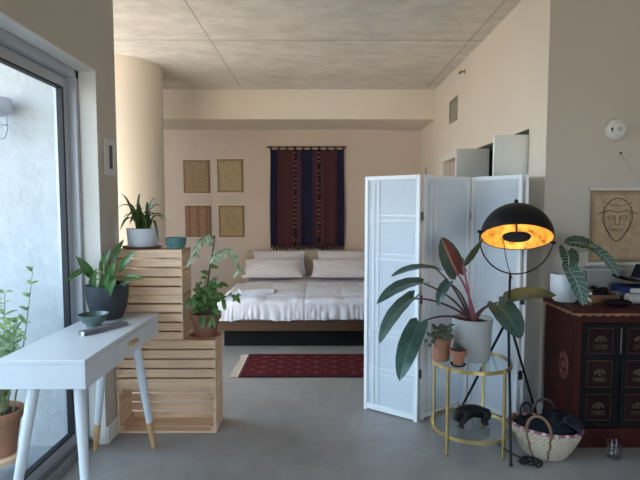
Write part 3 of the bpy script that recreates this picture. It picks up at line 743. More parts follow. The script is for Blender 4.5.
# ------------------------------------------------------------------ woven hanging with rod
def hanging_mat():
    m, nt, b = _nodes('ikat_weave')
    tc = N(nt, 'ShaderNodeTexCoord'); sx = N(nt, 'ShaderNodeSeparateXYZ'); nt.links.new(tc.outputs['UV'], sx.inputs[0])
    u, v = sx.outputs[0], sx.outputs[1]
    navy, mar, pur, blk, pk = (.016, .018, .045), (.085, .030, .032), (.058, .030, .048), (.012, .010, .014), (.12, .05, .05)
    st = ramp(nt, u, [(0, navy), (.095, pur), (.115, mar), (.20, pur), (.22, mar), (.30, pk), (.315, blk), (.365, pk), (.38, pur), (.42, navy), (.565, pur), (.62, pk), (.635, blk), (.685, pk), (.70, mar), (.78, pur), (.80, mar), (.885, pur), (.905, navy)], 'CONSTANT')
    fine = math_(nt, 'FRACT', math_(nt, 'MULTIPLY', u, 62.0))
    st2 = mixc(nt, math_(nt, 'MULTIPLY', math_(nt, 'LESS_THAN', fine, .35), .35), st, (.03, .018, .03))
    d1 = math_(nt, 'ABSOLUTE', math_(nt, 'SUBTRACT', u, .34)); d2 = math_(nt, 'ABSOLUTE', math_(nt, 'SUBTRACT', u, .66))
    inb = math_(nt, 'LESS_THAN', math_(nt, 'MINIMUM', d1, d2), .022)
    nz = N(nt, 'ShaderNodeTexNoise', Scale=9.0, Detail=2); mp = N(nt, 'ShaderNodeMapping'); mp.inputs['Scale'].default_value = (.8, 2.6, 1)
    nt.links.new(tc.outputs['UV'], mp.inputs['Vector']); nt.links.new(mp.outputs[0], nz.inputs['Vector'])
    rows = math_(nt, 'LESS_THAN', math_(nt, 'FRACT', math_(nt, 'MULTIPLY', v, 22.0)), .45)
    motif = math_(nt, 'MULTIPLY', inb, math_(nt, 'MULTIPLY', rows, math_(nt, 'GREATER_THAN', nz.outputs['Fac'], .46)))
    col = mixc(nt, math_(nt, 'MULTIPLY', motif, .8), st2, (.16, .085, .08))
    mid = math_(nt, 'LESS_THAN', math_(nt, 'ABSOLUTE', math_(nt, 'SUBTRACT', v, .52)), .004)
    col = mixc(nt, math_(nt, 'MULTIPLY', mid, .5), col, (.02, .012, .02))
    nt.links.new(col, b.inputs['Base Color']); b.inputs['Roughness'].default_value = .95; b.inputs['Specular IOR Level'].default_value = .1
    return m
hm = hanging_mat()
t = thing('wall_hanging', (-.18, 7.47, 2.44), 'large striped navy and maroon woven wall hanging above the bed', 'wall hanging')
def cloth(u, v):
    x = -.755 + 1.145 * u; z = .935 + 1.485 * v
    y = 7.462 + .012 * math.sin(u * 42) * (.4 + .6 * (1 - v)) + .006 * math.sin(u * 17 + 2)
    return (x + .012 * math.sin(v * 5) * (u - .5), y, z - .012 * math.sin(u * 9 * math.pi) ** 2 * v ** 8)
B().grid(cloth, 90, 30).build('cloth', hm, t, solid=.004)
B().tube([(-.80, 7.462, 2.452), (.425, 7.462, 2.452)], .011, 12).build('rod', M['wood_dark'], t)
M['loop'] = mat('loop_fabric', (.022, .02, .035), .95, 0, .2, 10)
for k in range(10):
    x = -.742 + 1.12 * k / 9
    B().tube([(x, 7.462 + .0175 * math.sin(a), 2.437 + .026 * math.cos(a)) for a in [i * 2 * math.pi / 12 for i in range(12)]], .012 if k not in (3, 6) else .017, 6, closed=True, flat=.25).build('loop', M['loop'], t)
fr = B(); random.seed(5)
for k in range(96):
    x = -.752 + 1.138 * k / 95
    fr.tube([(x, 7.462, .940), (x + random.uniform(-.006, .006), 7.455, .905), (x + random.uniform(-.012, .012), 7.452, .868 + random.uniform(-.02, .03))], .0055, 4)
fr.build('fringe', mat('fringe_yarn', (.05, .028, .04), .95, 0, .35, 30), t)
for x in (-.6, .22): B().tube([(x, 7.462, 2.462), (x, 7.499, 2.462)], .005, 8).build('wall_pin', M['black'], t)

# ------------------------------------------------------------------ paper scrolls
def scroll_mat(name, base, dark, kind):
    m, nt, b = _nodes(name)
    tc = N(nt, 'ShaderNodeTexCoord'); sx = N(nt, 'ShaderNodeSeparateXYZ'); nt.links.new(tc.outputs['UV'], sx.inputs[0])
    u, v = sx.outputs[0], sx.outputs[1]
    nz = N(nt, 'ShaderNodeTexNoise', Scale=7.0, Detail=8, Roughness=.7); nt.links.new(tc.outputs['UV'], nz.inputs['Vector'])
    col = ramp(nt, nz.outputs['Fac'], [(.35, shade(base, .8)), (.65, shade(base, 1.12))])
    e = math_(nt, 'MAXIMUM', math_(nt, 'ABSOLUTE', math_(nt, 'SUBTRACT', u, .5)), math_(nt, 'ABSOLUTE', math_(nt, 'SUBTRACT', v, .5)))
    fade = N(nt, 'ShaderNodeMapRange'); fade.inputs[1].default_value = .40; fade.inputs[2].default_value = .46; nt.links.new(e, fade.inputs[0])
    col = mixc(nt, math_(nt, 'MULTIPLY', fade.outputs[0], .75), col, dark)
    if kind == 'bands':
        f = math_(nt, 'LESS_THAN', math_(nt, 'ABSOLUTE', math_(nt, 'SUBTRACT', math_(nt, 'FRACT', math_(nt, 'MULTIPLY', u, 3.0)), .5)), .17)
        col = mixc(nt, math_(nt, 'MULTIPLY', f, .55), col, (.20, .085, .05))
    if kind == 'script':
        w = N(nt, 'ShaderNodeTexNoise', Scale=26.0, Detail=2); mp = N(nt, 'ShaderNodeMapping'); mp.inputs['Scale'].default_value = (1.6, 1, 1)
        nt.links.new(tc.outputs['UV'], mp.inputs[0]); nt.links.new(mp.outputs[0], w.inputs['Vector'])
        f = math_(nt, 'MULTIPLY', math_(nt, 'GREATER_THAN', w.outputs['Fac'], .56), math_(nt, 'LESS_THAN', e, .36))
        col = mixc(nt, math_(nt, 'MULTIPLY', f, .4), col, dark)
    if kind == 'wheel':
        du = math_(nt, 'SUBTRACT', u, .5); dv = math_(nt, 'SUBTRACT', v, .52)
        rr = math_(nt, 'SQRT', math_(nt, 'ADD', math_(nt, 'MULTIPLY', du, du), math_(nt, 'MULTIPLY', dv, dv)))
        f = math_(nt, 'LESS_THAN', math_(nt, 'FRACT', math_(nt, 'MULTIPLY', rr, 9.0)), .25)
        f = math_(nt, 'MULTIPLY', f, math_(nt, 'LESS_THAN', rr, .33))
        col = mixc(nt, math_(nt, 'MULTIPLY', f, .4), col, dark)
    nt.links.new(col, b.inputs['Base Color']); b.inputs['Roughness'].default_value = .9; b.inputs['Specular IOR Level'].default_value = .15
    return m
M['rail'] = mat('pale_rail', (.66, .56, .47), .6, 0, .05, 8)
M['cord'] = mat('twine', (.40, .35, .28), .9, 0, .1, 20)
def scroll(x0, x1, z0, z1, y, apex, m, label, cat='scroll', rail=.012, group=None, railm=None):
    xc = (x0 + x1) / 2
    t = thing('wall_scroll', (xc, y, z1), label, cat, group)
    B().grid(lambda u, v: (x0 + (x1 - x0) * u + .002 * math.sin(v * 6), y - .012 + .005 * math.sin(v * 5 + x0 * 4) * math.sin(v * math.pi), z0 + (z1 - z0) * v), 10, 14).build('sheet', m, t, solid=.002)
    for z in (z1, z0): B().box(x0 - .016, x1 + .016, y - .022, y - .002, z - rail, z + rail).build('rail', railm or M['rail'], t, False, bevel=.003)
    B().tube([(x0 + .03, y - .012, z1 + rail), (xc, y - .006, apex), (x1 - .03, y - .012, z1 + rail)], .0028 if railm else .0016, 6).build('hanging_cord', railm or M['cord'], t)
    B().tube([(xc, y - .015, apex), (xc, y, apex)], .006 if railm else .003, 8).build('nail', M['black'], t)
sc1 = scroll_mat('brown_script_paper', (.36, .245, .155), (.20, .13, .08), 'script'); sc2 = scroll_mat('ochre_paper', (.42, .33, .20), (.21, .155, .09), 'plain')
sc3 = scroll_mat('red_brown_paper', (.33, .20, .12), (.22, .155, .09), 'bands'); sc4 = scroll_mat('tan_wheel_paper', (.42, .30, .17), (.22, .15, .08), 'wheel')
G = 'small paper scrolls beside the hanging'
scroll(-2.10, -1.69, 1.735, 2.265, 7.5, 2.50, sc1, 'upper brown scroll with faint script, above the red-brown striped scroll', group=G)
scroll(-1.575, -1.175, 1.745, 2.28, 7.5, 2.51, sc2, 'upper plain ochre scroll, the one closest to the hanging', group=G)
scroll(-2.085, -1.68, 1.05, 1.565, 7.5, 1.69, sc3, 'lower red-brown scroll with vertical stripes', group=G)
scroll(-1.56, -1.165, 1.05, 1.565, 7.5, 1.69, sc4, 'lower tan scroll with faint ring drawing, above the vine', group=G)
# ------------------------------------------------------------------ folding screen
SH = 1.735
M['paper'] = paper_mat('rice_paper', (.78, .83, .88))
M['screen'] = mat('screen_white', (.80, .81, .83), .45, 0, .02, 4)
t = thing('folding_screen', (.95, 3.45, 0), 'white four-panel folding screen with paper panes standing between bed and lamp', 'folding screen')
PA = [((.342, 3.535), (.694, 3.292)), ((.722, 3.333), (1.118, 3.575)), ((1.142, 3.587), (1.392, 3.292)), ((1.425, 3.300), (1.555, 3.690))]
for (ax, ay), (bx, by) in PA:
    L_ = math.hypot(bx - ax, by - ay); an = math.atan2(by - ay, bx - ax)
    X = Matrix.Translation((ax, ay, 0)) @ Matrix.Rotation(an, 4, 'Z')
    fw = .026
    b = B()
    b.box(0, fw, -.011, .011, 0.0, SH, M=X).box(L_ - fw, L_, -.011, .011, 0.0, SH, M=X)
    b.box(fw, L_ - fw, -.011, .011, SH - .03, SH, M=X).box(fw, L_ - fw, -.011, .011, .012, .05, M=X)
    f = b.build('panel_frame', M['screen'], t, False, bevel=.002)
    B().box(fw - .003, L_ - fw + .003, -.0012, .0012, .047, SH - .027, M=X).build('paper_pane', M['paper'], f, False)
    b = B(); us = (.17, .255)
    for sgn in (-1, 1):
        y0, y1 = sorted((sgn * .0014, sgn * .0065))
        for u in us:
            b.box(L_ * u - .0045, L_ * u + .0045, y0, y1, .05, SH - .03, M=X)
        for zc in (.31, .595, .875, 1.155, 1.435):
            for dz in (-.019, .019):
                xs = [fw] + [w for u in us for w in (L_ * u - .0046, L_ * u + .0046)] + [L_ - fw]
                for k in range(0, len(xs), 2): b.box(xs[k], xs[k + 1], y0, y1, zc + dz - .0045, zc + dz + .0045, M=X)
    b.build('lattice', M['screen'], f, False)
hb = mat('dark_hinge', (.03, .03, .03), .4, .5, .1, 9)
for (x, y) in ((.708, 3.313), (1.129, 3.589), (1.408, 3.287)):
    for z in (.34, .87, 1.45): B().box(x - .013, x + .013, y - .008, y + .008, z - .03, z + .03).build('hinge', hb, t, False)
# wire hook over the top edge
hk = tag(B().tube(bez([(.737, 3.352, 1.738), (.735, 3.362, 1.77), (.745, 3.335, 1.82), (.738, 3.326, 1.77), (.738, 3.328, 1.725)], 20), .0022, 6).build('wire_hook', mat('bronze_wire', (.16, .11, .08), .5, .3, .1, 9), loc=(.735, 3.345, 1.74)), 'thin dark wire hook hung over the top edge of the white folding screen', 'hook')

# ------------------------------------------------------------------ round gold side table
TC = Vector((.969, 3.0, 0)); TR = .246; TZ = .544; LZ = .124
t = thing('side_table', TC, 'round gold side table with two clear glass shelves, carrying the pots', 'side table')
def ring(z, name):
    b = B().lathe([(TR - .014, z - .02), (TR, z - .02), (TR, z + .002), (TR - .006, z + .002), (TR - .006, z - .006), (TR - .014, z - .006), (TR - .014, z - .02)], 72, TC)
    o = b.build(name, M['gold'], t)
    B().lathe([(0, z - .006), (TR - .0065, z - .006), (TR - .0065, z), (0, z)], 64, TC).build('glass_shelf', M['table_glass'], o, angle=30)
ring(TZ, 'rim'); ring(LZ, 'rim')
for a in (139, 221, 302, 53):
    x, y = TC.x + (TR + .007) * math.cos(R(a)), TC.y + (TR + .007) * math.sin(R(a))
    lg = B().box(-.0075, .0075, -.0085, .0085, .004, TZ + .002, M=Matrix.Translation((x, y, 0)) @ Matrix.Rotation(R(a), 4, 'Z')).build('leg', M['gold'], t, False, bevel=.002)
    B().lathe([(0, 0), (.007, 0), (.007, .004), (0, .004)], 12, (x, y, 0)).build('foot_pad', M['black'], lg)

# ------------------------------------------------------------------ philodendron
M['philo'] = leaf_mat('philodendron_leaf', (.028, .064, .050), (.056, .112, .088), (.13, .20, .16), .035, 11, .10, .33, side_amt=.35)
M['philo_pink'] = leaf_mat('philodendron_leaf_pink', (.030, .062, .045), (.055, .10, .075), (.40, .16, .16), .09, 9, .10, .35, back=(.17, .035, .03), side_amt=.0, half=(.15, .035, .03))
M['philo_lamplit'] = leaf_mat('philodendron_leaf_lamplit', (.055, .075, .035), (.11, .13, .06), (.17, .17, .08), .04, 10, .10, .35, side_amt=.4)  # lamplight on the two leaves near the shade, put into their colour
M['petiole'] = mat('maroon_petiole', (.075, .030, .035), .4, 0, .2, 12)
M['petiole_red'] = mat('rosy_stem', (.26, .085, .10), .4, 0, .2, 12)
c = Vector((.982, 3.035, TZ))
t = thing('potted_philodendron', c, 'large dark-leaved philodendron in a pale grey pot on the gold side table', 'plant')
pot(t, c, [(0, 0), (.108, 0), (.113, .006), (.122, .22), (.126, .255), (.1265, .262), (.118, .262), (.114, .23), (0, .23)], mat('pale_grey_pot', (.39, .39, .38), .7, 0, .07, 5, bump=.05), .112, .234)
O = c + Vector((-.005, -.02, .235))
# (petiole end, leaf base, leaf tip, width, up, arch, fold, material, shape, bend)
PL = [
 ((.885, 3.085, 1.095), (.900, 3.09, 1.080), (.795, 3.10, 1.318), .185, (.35, -.95, -.1), -.05, .10, 'philo_pink', 'heart', .10),
 ((.742, 2.98, 1.118), (.742, 2.98, 1.118), (.425, 2.82, 1.098), .115, (.05, -.18, 1), .10, .18, 'philo', 'heart', .08),
 ((.640, 2.93, 1.045), (.640, 2.93, 1.045), (.330, 2.72, .955), .135, (-.15, -.40, .9), .12, .15, 'philo', 'heart', .10),
 ((.566, 2.90, .950), (.580, 2.90, .962), (.345, 2.70, .728), .135, (-.55, -.50, .6), .12, .16, 'philo', 'heart', .14),
 ((.610, 2.88, .800), (.612, 2.88, .812), (.458, 2.68, .520), .165, (-.50, -.80, .35), .08, .14, 'philo', 'heart', .07),
 ((.815, 2.98, 1.04), (.815, 2.98, 1.04), (.735, 2.93, .900), .085, (-.6, -.7, .4), .15, .35, 'philo', 'heart', .12),
 ((1.118, 2.985, .885), (1.125, 2.985, .900), (1.222, 2.86, .715), .215, (.15, -.85, .5), .08, .12, 'philo', 'heart', .18),
 ((1.195, 3.02, .920), (1.195, 3.02, .925), (1.478, 2.95, .962), .165, (0, -.42, .9), .08, .22, 'philo_lamplit', 'heart', .08),
 ((.910, 3.02, 1.13), (.910, 3.01, 1.135), (.985, 2.87, 1.328), .100, (.55, -.75, -.1), -.05, .30, 'philo_lamplit', 'lance', .0),
]
for i, (pe, ba, ti, w, up, ar, fo, mm, sh, lo_) in enumerate(PL):
    pe = Vector(pe); s0 = O + Vector((.02 * math.cos(i * 2.1), .02 * math.sin(i * 2.1), 0))
    up_s = Vector((0, 0, .10 if i in (1, 2, 3, 4) else .12))
    m1 = s0.lerp(pe, .35) + up_s * (.6 if i in (3, 4) else .9); m2 = s0.lerp(pe, .75) + up_s * (.55 if i in (3, 4) else .3)
    if i == 7: m1 = Vector((1.06, 3.00, .93)); m2 = Vector((1.14, 3.0, .90))
    if i == 6: m1 = Vector((1.02, 3.0, .87)); m2 = Vector((1.07, 2.99, .91))
    red = i in (0, 8)
    st = B().tube(bez([s0, m1, m2, pe], 14), [.0085 - .0003 * k for k in range(15)] if not red else [.011 - .0004 * k for k in range(15)], 8)
    if (Vector(ba) - pe).length > .004: st.tube([pe, ba], .004, 8)
    s_ = st.build('stem', M['petiole_red' if red else 'petiole'], t)
    B().leaf(ba, ti, w, up=up, arch=ar, fold=fo, shape=sh, lobe=lo_, wave=.025, n=18, m=10).build('leaf', M[mm], t, angle=70)
B().tube(bez([O, O + Vector((-.01, 0, .12)), O + Vector((-.04, .02, .25)), (.925, 3.07, 1.19)], 12), [.013 - .0008 * k for k in range(13)], 8).build('growing_spike', M['petiole_red'], t)

# small terracotta pots
M['sage'] = leaf_mat('sage_leaf', (.05, .085, .055), (.11, .16, .11), (.16, .2, .15), .05, 4, .05, .5)
c = Vector((.775, 3.0, TZ))
t = thing('potted_succulent', c, 'small trailing grey-green plant in the taller terracotta pot on the side table', 'plant')
pot(t, c, [(0, 0), (.050, 0), (.054, .004), (.061, .14), (.062, .15), (.055, .15), (.052, .13), (0, .13)], M['terracotta'], .052, .134)
random.seed(31); st = B(); lo = B()
for k in range(11):
    a = k * .62; e = c + Vector((math.cos(a) * .075 - .012, math.sin(a) * .06 - .02, .15 + random.uniform(-.02, .075)))
    if k in (4, 5, 6): e = c + Vector((-.095 + .02 * (k - 4), -.035, .135 - .02 * (k - 4)))
    br = bez([c + Vector((math.cos(a) * .02, math.sin(a) * .02, .13)), c + Vector((math.cos(a) * .04, math.sin(a) * .04, .22)), e], 7)
    st.tube(br, .003, 6)
    for i in range(3, 8): lo.leaf(br[i], br[i] + Vector((random.uniform(-1, 1), random.uniform(-1, .3), random.uniform(-.8, .6))).normalized() * random.uniform(.028, .045), .026, up=(0, -.8, .6), arch=.15, fold=.2, n=5, m=2)
st.build('stems', M['stem'], t); lo.build('foliage', M['sage'], t, solid=.002)
c = Vector((.852, 2.885, TZ))
t = tag(B().lathe([(0, .003), (.040, 0), (.047, .008), (.047, .012), (.040, .007), (0, .006)], 28, c).build('saucer', M['black'], loc=c), 'black saucer under the smallest terracotta pot on the side table', 'saucer')
c = c + Vector((0, 0, .0065))
t = thing('potted_succulent', c, 'tiny spiky seedling in the smallest terracotta pot, on a black saucer', 'plant')
pot(t, c, [(0, 0), (.031, 0), (.042, .062), (.050, .064), (.052, .092), (.045, .092), (.042, .07), (0, .07)], M['terracotta'], .043, .076)
lo = B()
for k in range(16):
    a = k * 2.4; r = .012 + .0015 * k
    p = c + Vector((math.cos(a) * r * .4, math.sin(a) * r * .4, .082)); lo.leaf(p, p + Vector((math.cos(a) * r, math.sin(a) * r, .055 - .0015 * k)), .012, arch=.1, fold=.3, n=4, m=2)
lo.build('foliage', M['sage'], t, solid=.002)

# ------------------------------------------------------------------ black bull figurine on the lower shelf
def skin(name, pts, edges, rad, m, parent=None, loc=None, sub=2):
    me = bpy.data.meshes.new(name); off = wl(parent) if parent else Vector(loc)
    me.from_pydata([tuple(Vector(p) - off) for p in pts], edges, [])
    o = bpy.data.objects.new(name, me); COL.objects.link(o)
    if parent: o.parent = parent
    else: o.location = loc
    me.materials.append(m)
    o.modifiers.new('skin', 'SKIN'); o.modifiers['skin'].use_smooth_shade = True
    sv = me.skin_vertices[0].data
    for i, r in enumerate(rad): sv[i].radius = (r, r) if not isinstance(r, tuple) else r
    sv[0].use_root = True
    s_ = o.modifiers.new('sub', 'SUBSURF'); s_.levels = sub; s_.render_levels = sub
    return o
Z = LZ
M['bronze'] = mat('black_bronze', (.013, .011, .010), .5, .0, .35, 22, spec=.25, bump=.15, bscale=30)
fg = thing('bull_figurine', (.985, 3.0, Z), 'black kneeling bull figurine on the lower glass shelf of the side table', 'figurine')
P_ = [(1.045, 3.03, Z + .068), (1.00, 3.02, Z + .075), (.945, 3.005, Z + .083), (.905, 2.99, Z + .090), (.872, 2.972, Z + .098), (.846, 2.952, Z + .088), (.826, 2.932, Z + .050),   # 0-6 spine to muzzle
      (.900, 2.955, Z + .045), (.862, 2.93, Z + .018), (.885, 2.915, Z + .012),      # 7-9 near foreleg
      (.905, 3.025, Z + .045), (.868, 3.01, Z + .018), (.885, 3.0, Z + .012),        # 10-12 far foreleg
      (1.050, 2.99, Z + .045), (1.015, 2.965, Z + .024), (1.055, 2.955, Z + .012),   # 13-15 near hind leg
      (1.055, 3.065, Z + .045), (1.02, 3.085, Z + .024), (1.055, 3.09, Z + .012),    # 16-18 far hind leg
      (1.083, 3.04, Z + .070), (1.090, 3.03, Z + .035)]                             # tail
E_ = [(0, 1), (1, 2), (2, 3), (3, 4), (4, 5), (5, 6), (3, 7), (7, 8), (8, 9), (3, 10), (10, 11), (11, 12), (0, 13), (13, 14), (14, 15), (0, 16), (16, 17), (17, 18), (0, 19), (19, 20)]
RD = [.044, .042, .044, .044, .030, .025, .015, .022, .014, .010, .022, .014, .010, .028, .018, .011, .028, .018, .011, .010, .007]
skin('body', [(x + .022, y, z) for x, y, z in P_], E_, RD, M['bronze'], fg)
M['horn'] = mat('horn_bronze', (.24, .17, .08), .4, .4, .2, 14)
for s_ in (-1, 1):
    B().tube(bez([(.875 + s_ * .008, 2.955 + s_ * .016, Z + .106), (.872 + s_ * .026, 2.955 + s_ * .040, Z + .118), (.860 + s_ * .026, 2.95 + s_ * .042, Z + .150)], 8), [.008 - .0008 * k for k in range(9)], 8).build('horn', M['horn'], fg)
    B().ball((.888 + s_ * .012, 2.963 + s_ * .032, Z + .100), .010, .018, .007).build('ear', M['bronze'], fg)

# ------------------------------------------------------------------ tripod lamp
A = Vector((1.215, 3.04, .785)); LC = Vector((1.230, 2.98, 1.325)); LR = .2145
t = thing('floor_lamp', (1.215, 3.04, 0), 'black tripod floor lamp with a gold-lined dome shade, lit', 'floor lamp')
for fx, fy in ((1.123, 2.714), (1.045, 3.47), (1.552, 3.31)):
    a_ = math.atan2(fy - A.y, fx - A.x)
    B().tube([(fx, fy, .006), (A.x + .012 * math.cos(a_), A.y + .012 * math.sin(a_), A.z)], [.0085, .0085], 10).lathe([(0, 0), (.011, 0), (.011, .012), (0, .014)], 12, (fx, fy, 0)).build('leg', M['black'], t)
B().lathe([(0, -.03), (.024, -.03), (.026, .0), (.024, .03), (0, .032)], 20, A).build('hub', M['black'], t)
RO = Matrix.Rotation(R(8.5), 4, 'Y')
ytm = LC + (RO @ Vector((0, 0, -LR - .016)))
B().tube([A, A.lerp(ytm, .5), ytm], .0075, 10).build('pole', M['black'], t)
yk = B().tube([LC + (RO @ Vector(((LR + .016) * math.cos(a), 0, (LR + .016) * math.sin(a)))) for a in [math.pi + math.pi * k / 36 for k in range(37)]], .0048, 8)
yk.build('yoke', M['black'], t)
DM = Matrix.Translation(LC) @ RO @ Matrix.Rotation(R(-24), 4, 'X')    # local +z = crown of the dome
prof_o = [(LR * math.cos(R(a)), LR * math.sin(R(a))) for a in range(0, 90, 5)] + [(0, LR)]
ri = LR - .005
prof_i = [(ri * math.cos(R(a)), ri * math.sin(R(a))) for a in range(0, 90, 5)] + [(0, ri)]
sh = B().lathe(prof_o, 64, M=DM).lathe([(LR, 0), (LR, -.004), (ri, -.004), (ri, 0)], 64, M=DM).lathe([(.024, LR - .004), (.022, LR + .012), (.013, LR + .020), (.012, LR + .038), (.006, LR + .046), (0, LR + .048)], 20, M=DM)
dome = sh.build('shade', mat('black_shade', (.008, .008, .009), .5, 0, .1, 6, spec=.22), t)
gl_, gnt, gb = _nodes('gold_leaf')
gz = N(gnt, 'ShaderNodeTexNoise', Scale=16.0, Detail=8, Roughness=.7); gnt.links.new(coords(gnt), gz.inputs['Vector'])
gnt.links.new(ramp(gnt, gz.outputs['Fac'], [(.36, (.12, .055, .012)), (.44, (.58, .31, .06)), (.62, (.85, .56, .15))]), gb.inputs['Base Color'])
gb.inputs['Roughness'].default_value = .55; gb.inputs['Metallic'].default_value = .35
B().lathe(prof_i, 64, M=DM).build('gold_lining', gl_, dome)
bm_, bnt, bb_ = _nodes('warm_bulb')
bb_.inputs['Emission Color'].default_value = (1, .62, .22, 1); bb_.inputs['Emission Strength'].default_value = 22; bb_.inputs['Base Color'].default_value = (1, .8, .5, 1)
B().ball((0, 0, .020), .030, .030, .009, M=DM, nu=20, nv=14).build('bulb', bm_, t)
B().tube([DM @ Vector((0, 0, .035)), DM @ Vector((0, 0, LR - .012))], .007, 14).build('socket', M['black'], t)
B().lathe([(0, -.006), (.080, -.004), (.084, .004), (.080, .005), (0, .001)], 48, M=DM).tube([DM @ Vector((0, 0, .001)), DM @ Vector((0, 0, .012))], .006, 8).build('glare_disc', M['black'], t)
for s_ in (-1, 1):
    B().tube([LC + (RO @ Vector((s_ * (LR - .001), 0, 0))), LC + (RO @ Vector((s_ * (LR + .030), 0, 0)))], [.008, .011], 12).build('pivot_knob', M['black'], t)
B().tube(bez([DM @ Vector((0.0, .0, LR + .02)), LC + Vector((0, .26, .20)), LC + Vector((-.02, .22, -.10)), (1.222, 3.01, 1.06)], 16)[9:], .003, 6).build('lamp_cord', M['black'], t)
ld = bpy.data.lights.new('lamp_glow', 'POINT'); ld.energy = 2.0; ld.color = (1, .76, .42); ld.shadow_soft_size = .012
lo_ = bpy.data.objects.new('lamp_glow', ld); COL.objects.link(lo_); lo_.parent = t; lo_.location = (DM @ Vector((0, 0, .045))) - t.location

# cord looped on the floor
pts = []
for k in range(46):
    a = k * .42; r = .030 + .012 * math.sin(k * .9)
    pts.append((1.245 + .052 * math.cos(a) + .02 * math.sin(a * .37), 2.735 + (r + .012) * math.sin(a), .006 + .004 * (k % 7) + .003 * math.sin(k)))
lead = bez([(1.135, 3.02, .007), (1.14, 2.93, .007), (1.165, 2.80, .007), pts[0]], 14)
tag(B().tube(lead[:-1] + pts, .0048, 8).build('power_cord', M['black'], loc=(1.245, 2.735, 0)), 'black cord bunched on the floor in front of the woven basket', 'cord')
# ------------------------------------------------------------------ woven basket with a dark bag in it
def straw_mat():
    m, nt, b = _nodes('palm_straw')
    tc = N(nt, 'ShaderNodeTexCoord'); mp = N(nt, 'ShaderNodeMapping'); mp.inputs['Scale'].default_value = (44, 13, 1); nt.links.new(tc.outputs['UV'], mp.inputs[0])
    sx = N(nt, 'ShaderNodeSeparateXYZ'); nt.links.new(mp.outputs[0], sx.inputs[0])
    w1_ = math_(nt, 'SINE', math_(nt, 'MULTIPLY', math_(nt, 'ADD', sx.outputs[0], math_(nt, 'MULTIPLY', math_(nt, 'FLOOR', sx.outputs[1]), .5)), 6.283))
    w2_ = math_(nt, 'SINE', math_(nt, 'MULTIPLY', sx.outputs[1], 6.283))
    hgt = math_(nt, 'MULTIPLY', math_(nt, 'ADD', w1_, 1.2), math_(nt, 'ADD', w2_, 1.2))
    nz = N(nt, 'ShaderNodeTexNoise', Scale=30.0, Detail=4); nt.links.new(tc.outputs['UV'], nz.inputs['Vector'])
    c_ = ramp(nt, nz.outputs['Fac'], [(.3, (.66, .53, .38)), (.7, (.86, .73, .56))])
    col = mixc(nt, math_(nt, 'LESS_THAN', hgt, .22), c_, (.42, .31, .2))
    nt.links.new(col, b.inputs['Base Color']); b.inputs['Roughness'].default_value = .85
    bp = N(nt, 'ShaderNodeBump', Strength=.8, Distance=.006); nt.links.new(hgt, bp.inputs['Height']); nt.links.new(bp.outputs['Normal'], b.inputs['Normal'])
    return m
BC = Vector((1.385, 2.865, 0)); BA = R(-31)
BM = Matrix.Translation(BC) @ Matrix.Rotation(BA, 4, 'Z')
t = thing('woven_basket', BC, 'oval woven straw basket with pink rim and leather handles on the floor by the lamp', 'basket')
def bk(a, v, off=0.0):
    e = .70 + .30 * math.sin(v * math.pi / 2) ** .9
    rx, ry = (.205 + off) * e, (.135 + off) * e
    rx *= (.82 + .18 * v)
    zt = .170 + .008 * abs(math.cos(a)) ** 2.2
    return BM @ Vector((rx * math.cos(a), ry * math.sin(a), .004 + zt * v))
b = B().grid(lambda u, v: bk(u * 2 * math.pi, v), 72, 16)
cen = [bk(k * 2 * math.pi / 72, 0) for k in range(72)]
b.add(cen, [tuple(range(71, -1, -1))])
b.build('basket_wall', straw_mat(), t, solid=.009)
rim = B()
for mi in (0, 1):
    pass
for k in range(60):
    a0_, a1_ = k * 2 * math.pi / 60, (k + 1) * 2 * math.pi / 60
    rim.tube([bk(a0_, 1.0), bk((a0_ + a1_) / 2, 1.012), bk(a1_, 1.0)], .0085, 8, mi=0 if k % 3 else 1)
rim.build('rim', [mat('rose_binding', (.28, .085, .12), .8, 0, .2, 30), mat('pale_binding', (.60, .42, .38), .8, 0, .2, 30)], t)
M['leather'] = mat('tan_leather', (.22, .12, .06), .55, 0, .2, 16)
for a0_ in (-1.98, -1.33, 1.33, 1.98):
    B().tube([bk(a0_ + .02 * math.sin(k), k / 14, .006) for k in range(15)], .0075, 6, flat=.5).build('stitched_strap', M['leather'], t)
for sg in (-1, 1):
    p0, p1 = bk(sg * 1.98, .96, .012), bk(sg * 1.33, .96, .012)
    out = (BM.to_3x3() @ Vector((0, sg * .02, 0)))
    up_ = Vector((0, 0, .155)) + out
    B().tube(bez([p0, p0 + up_, p1 + up_, p1], 18), .0085, 8).build('handle', M['leather'] if sg < 0 else mat('dark_leather', (.05, .035, .03), .5, 0, .2, 16), t)
# dark bag / garment stuffed in the basket
M['navy_cloth'] = mat('black_navy_fabric', (.010, .012, .017), .8, 0, .35, 9, bump=.4, bscale=18, spec=.12)
bag = thing('dark_bag', BC + Vector((0, 0, .1)), 'crumpled black fabric bag with loop straps stuffed into the straw basket', 'bag')
def lump(u, v):
    a = u * 2 * math.pi; ph = v * math.pi / 2
    rx, ry = .186, .108
    x = rx * math.cos(a) * math.cos(ph) ** .6; y = ry * math.sin(a) * math.cos(ph) ** .6
    hgt = .075 + .055 * math.exp(-((x - .075) / .10) ** 2)
    z = .135 + hgt * math.sin(ph) + fb(4, (x, y, 0), 16, .030) * math.sin(ph) + fb(5, (x, y, 1), 42, .012) * math.sin(ph)
    return BM @ Vector((x, y, z))
b = B().grid(lump, 64, 20)
b.build('bag_body', M['navy_cloth'], bag, angle=70)
def flap(u, v):
    x = .03 + .175 * u; y = -.085 + .17 * v
    z = .245 - .06 * (u - .35) ** 2 + fb(7, (x, y, 0), 20, .035) + fb(9, (x, y, 2), 50, .010) - .11 * max(0, u - .75)
    return BM @ Vector((x, y, z))
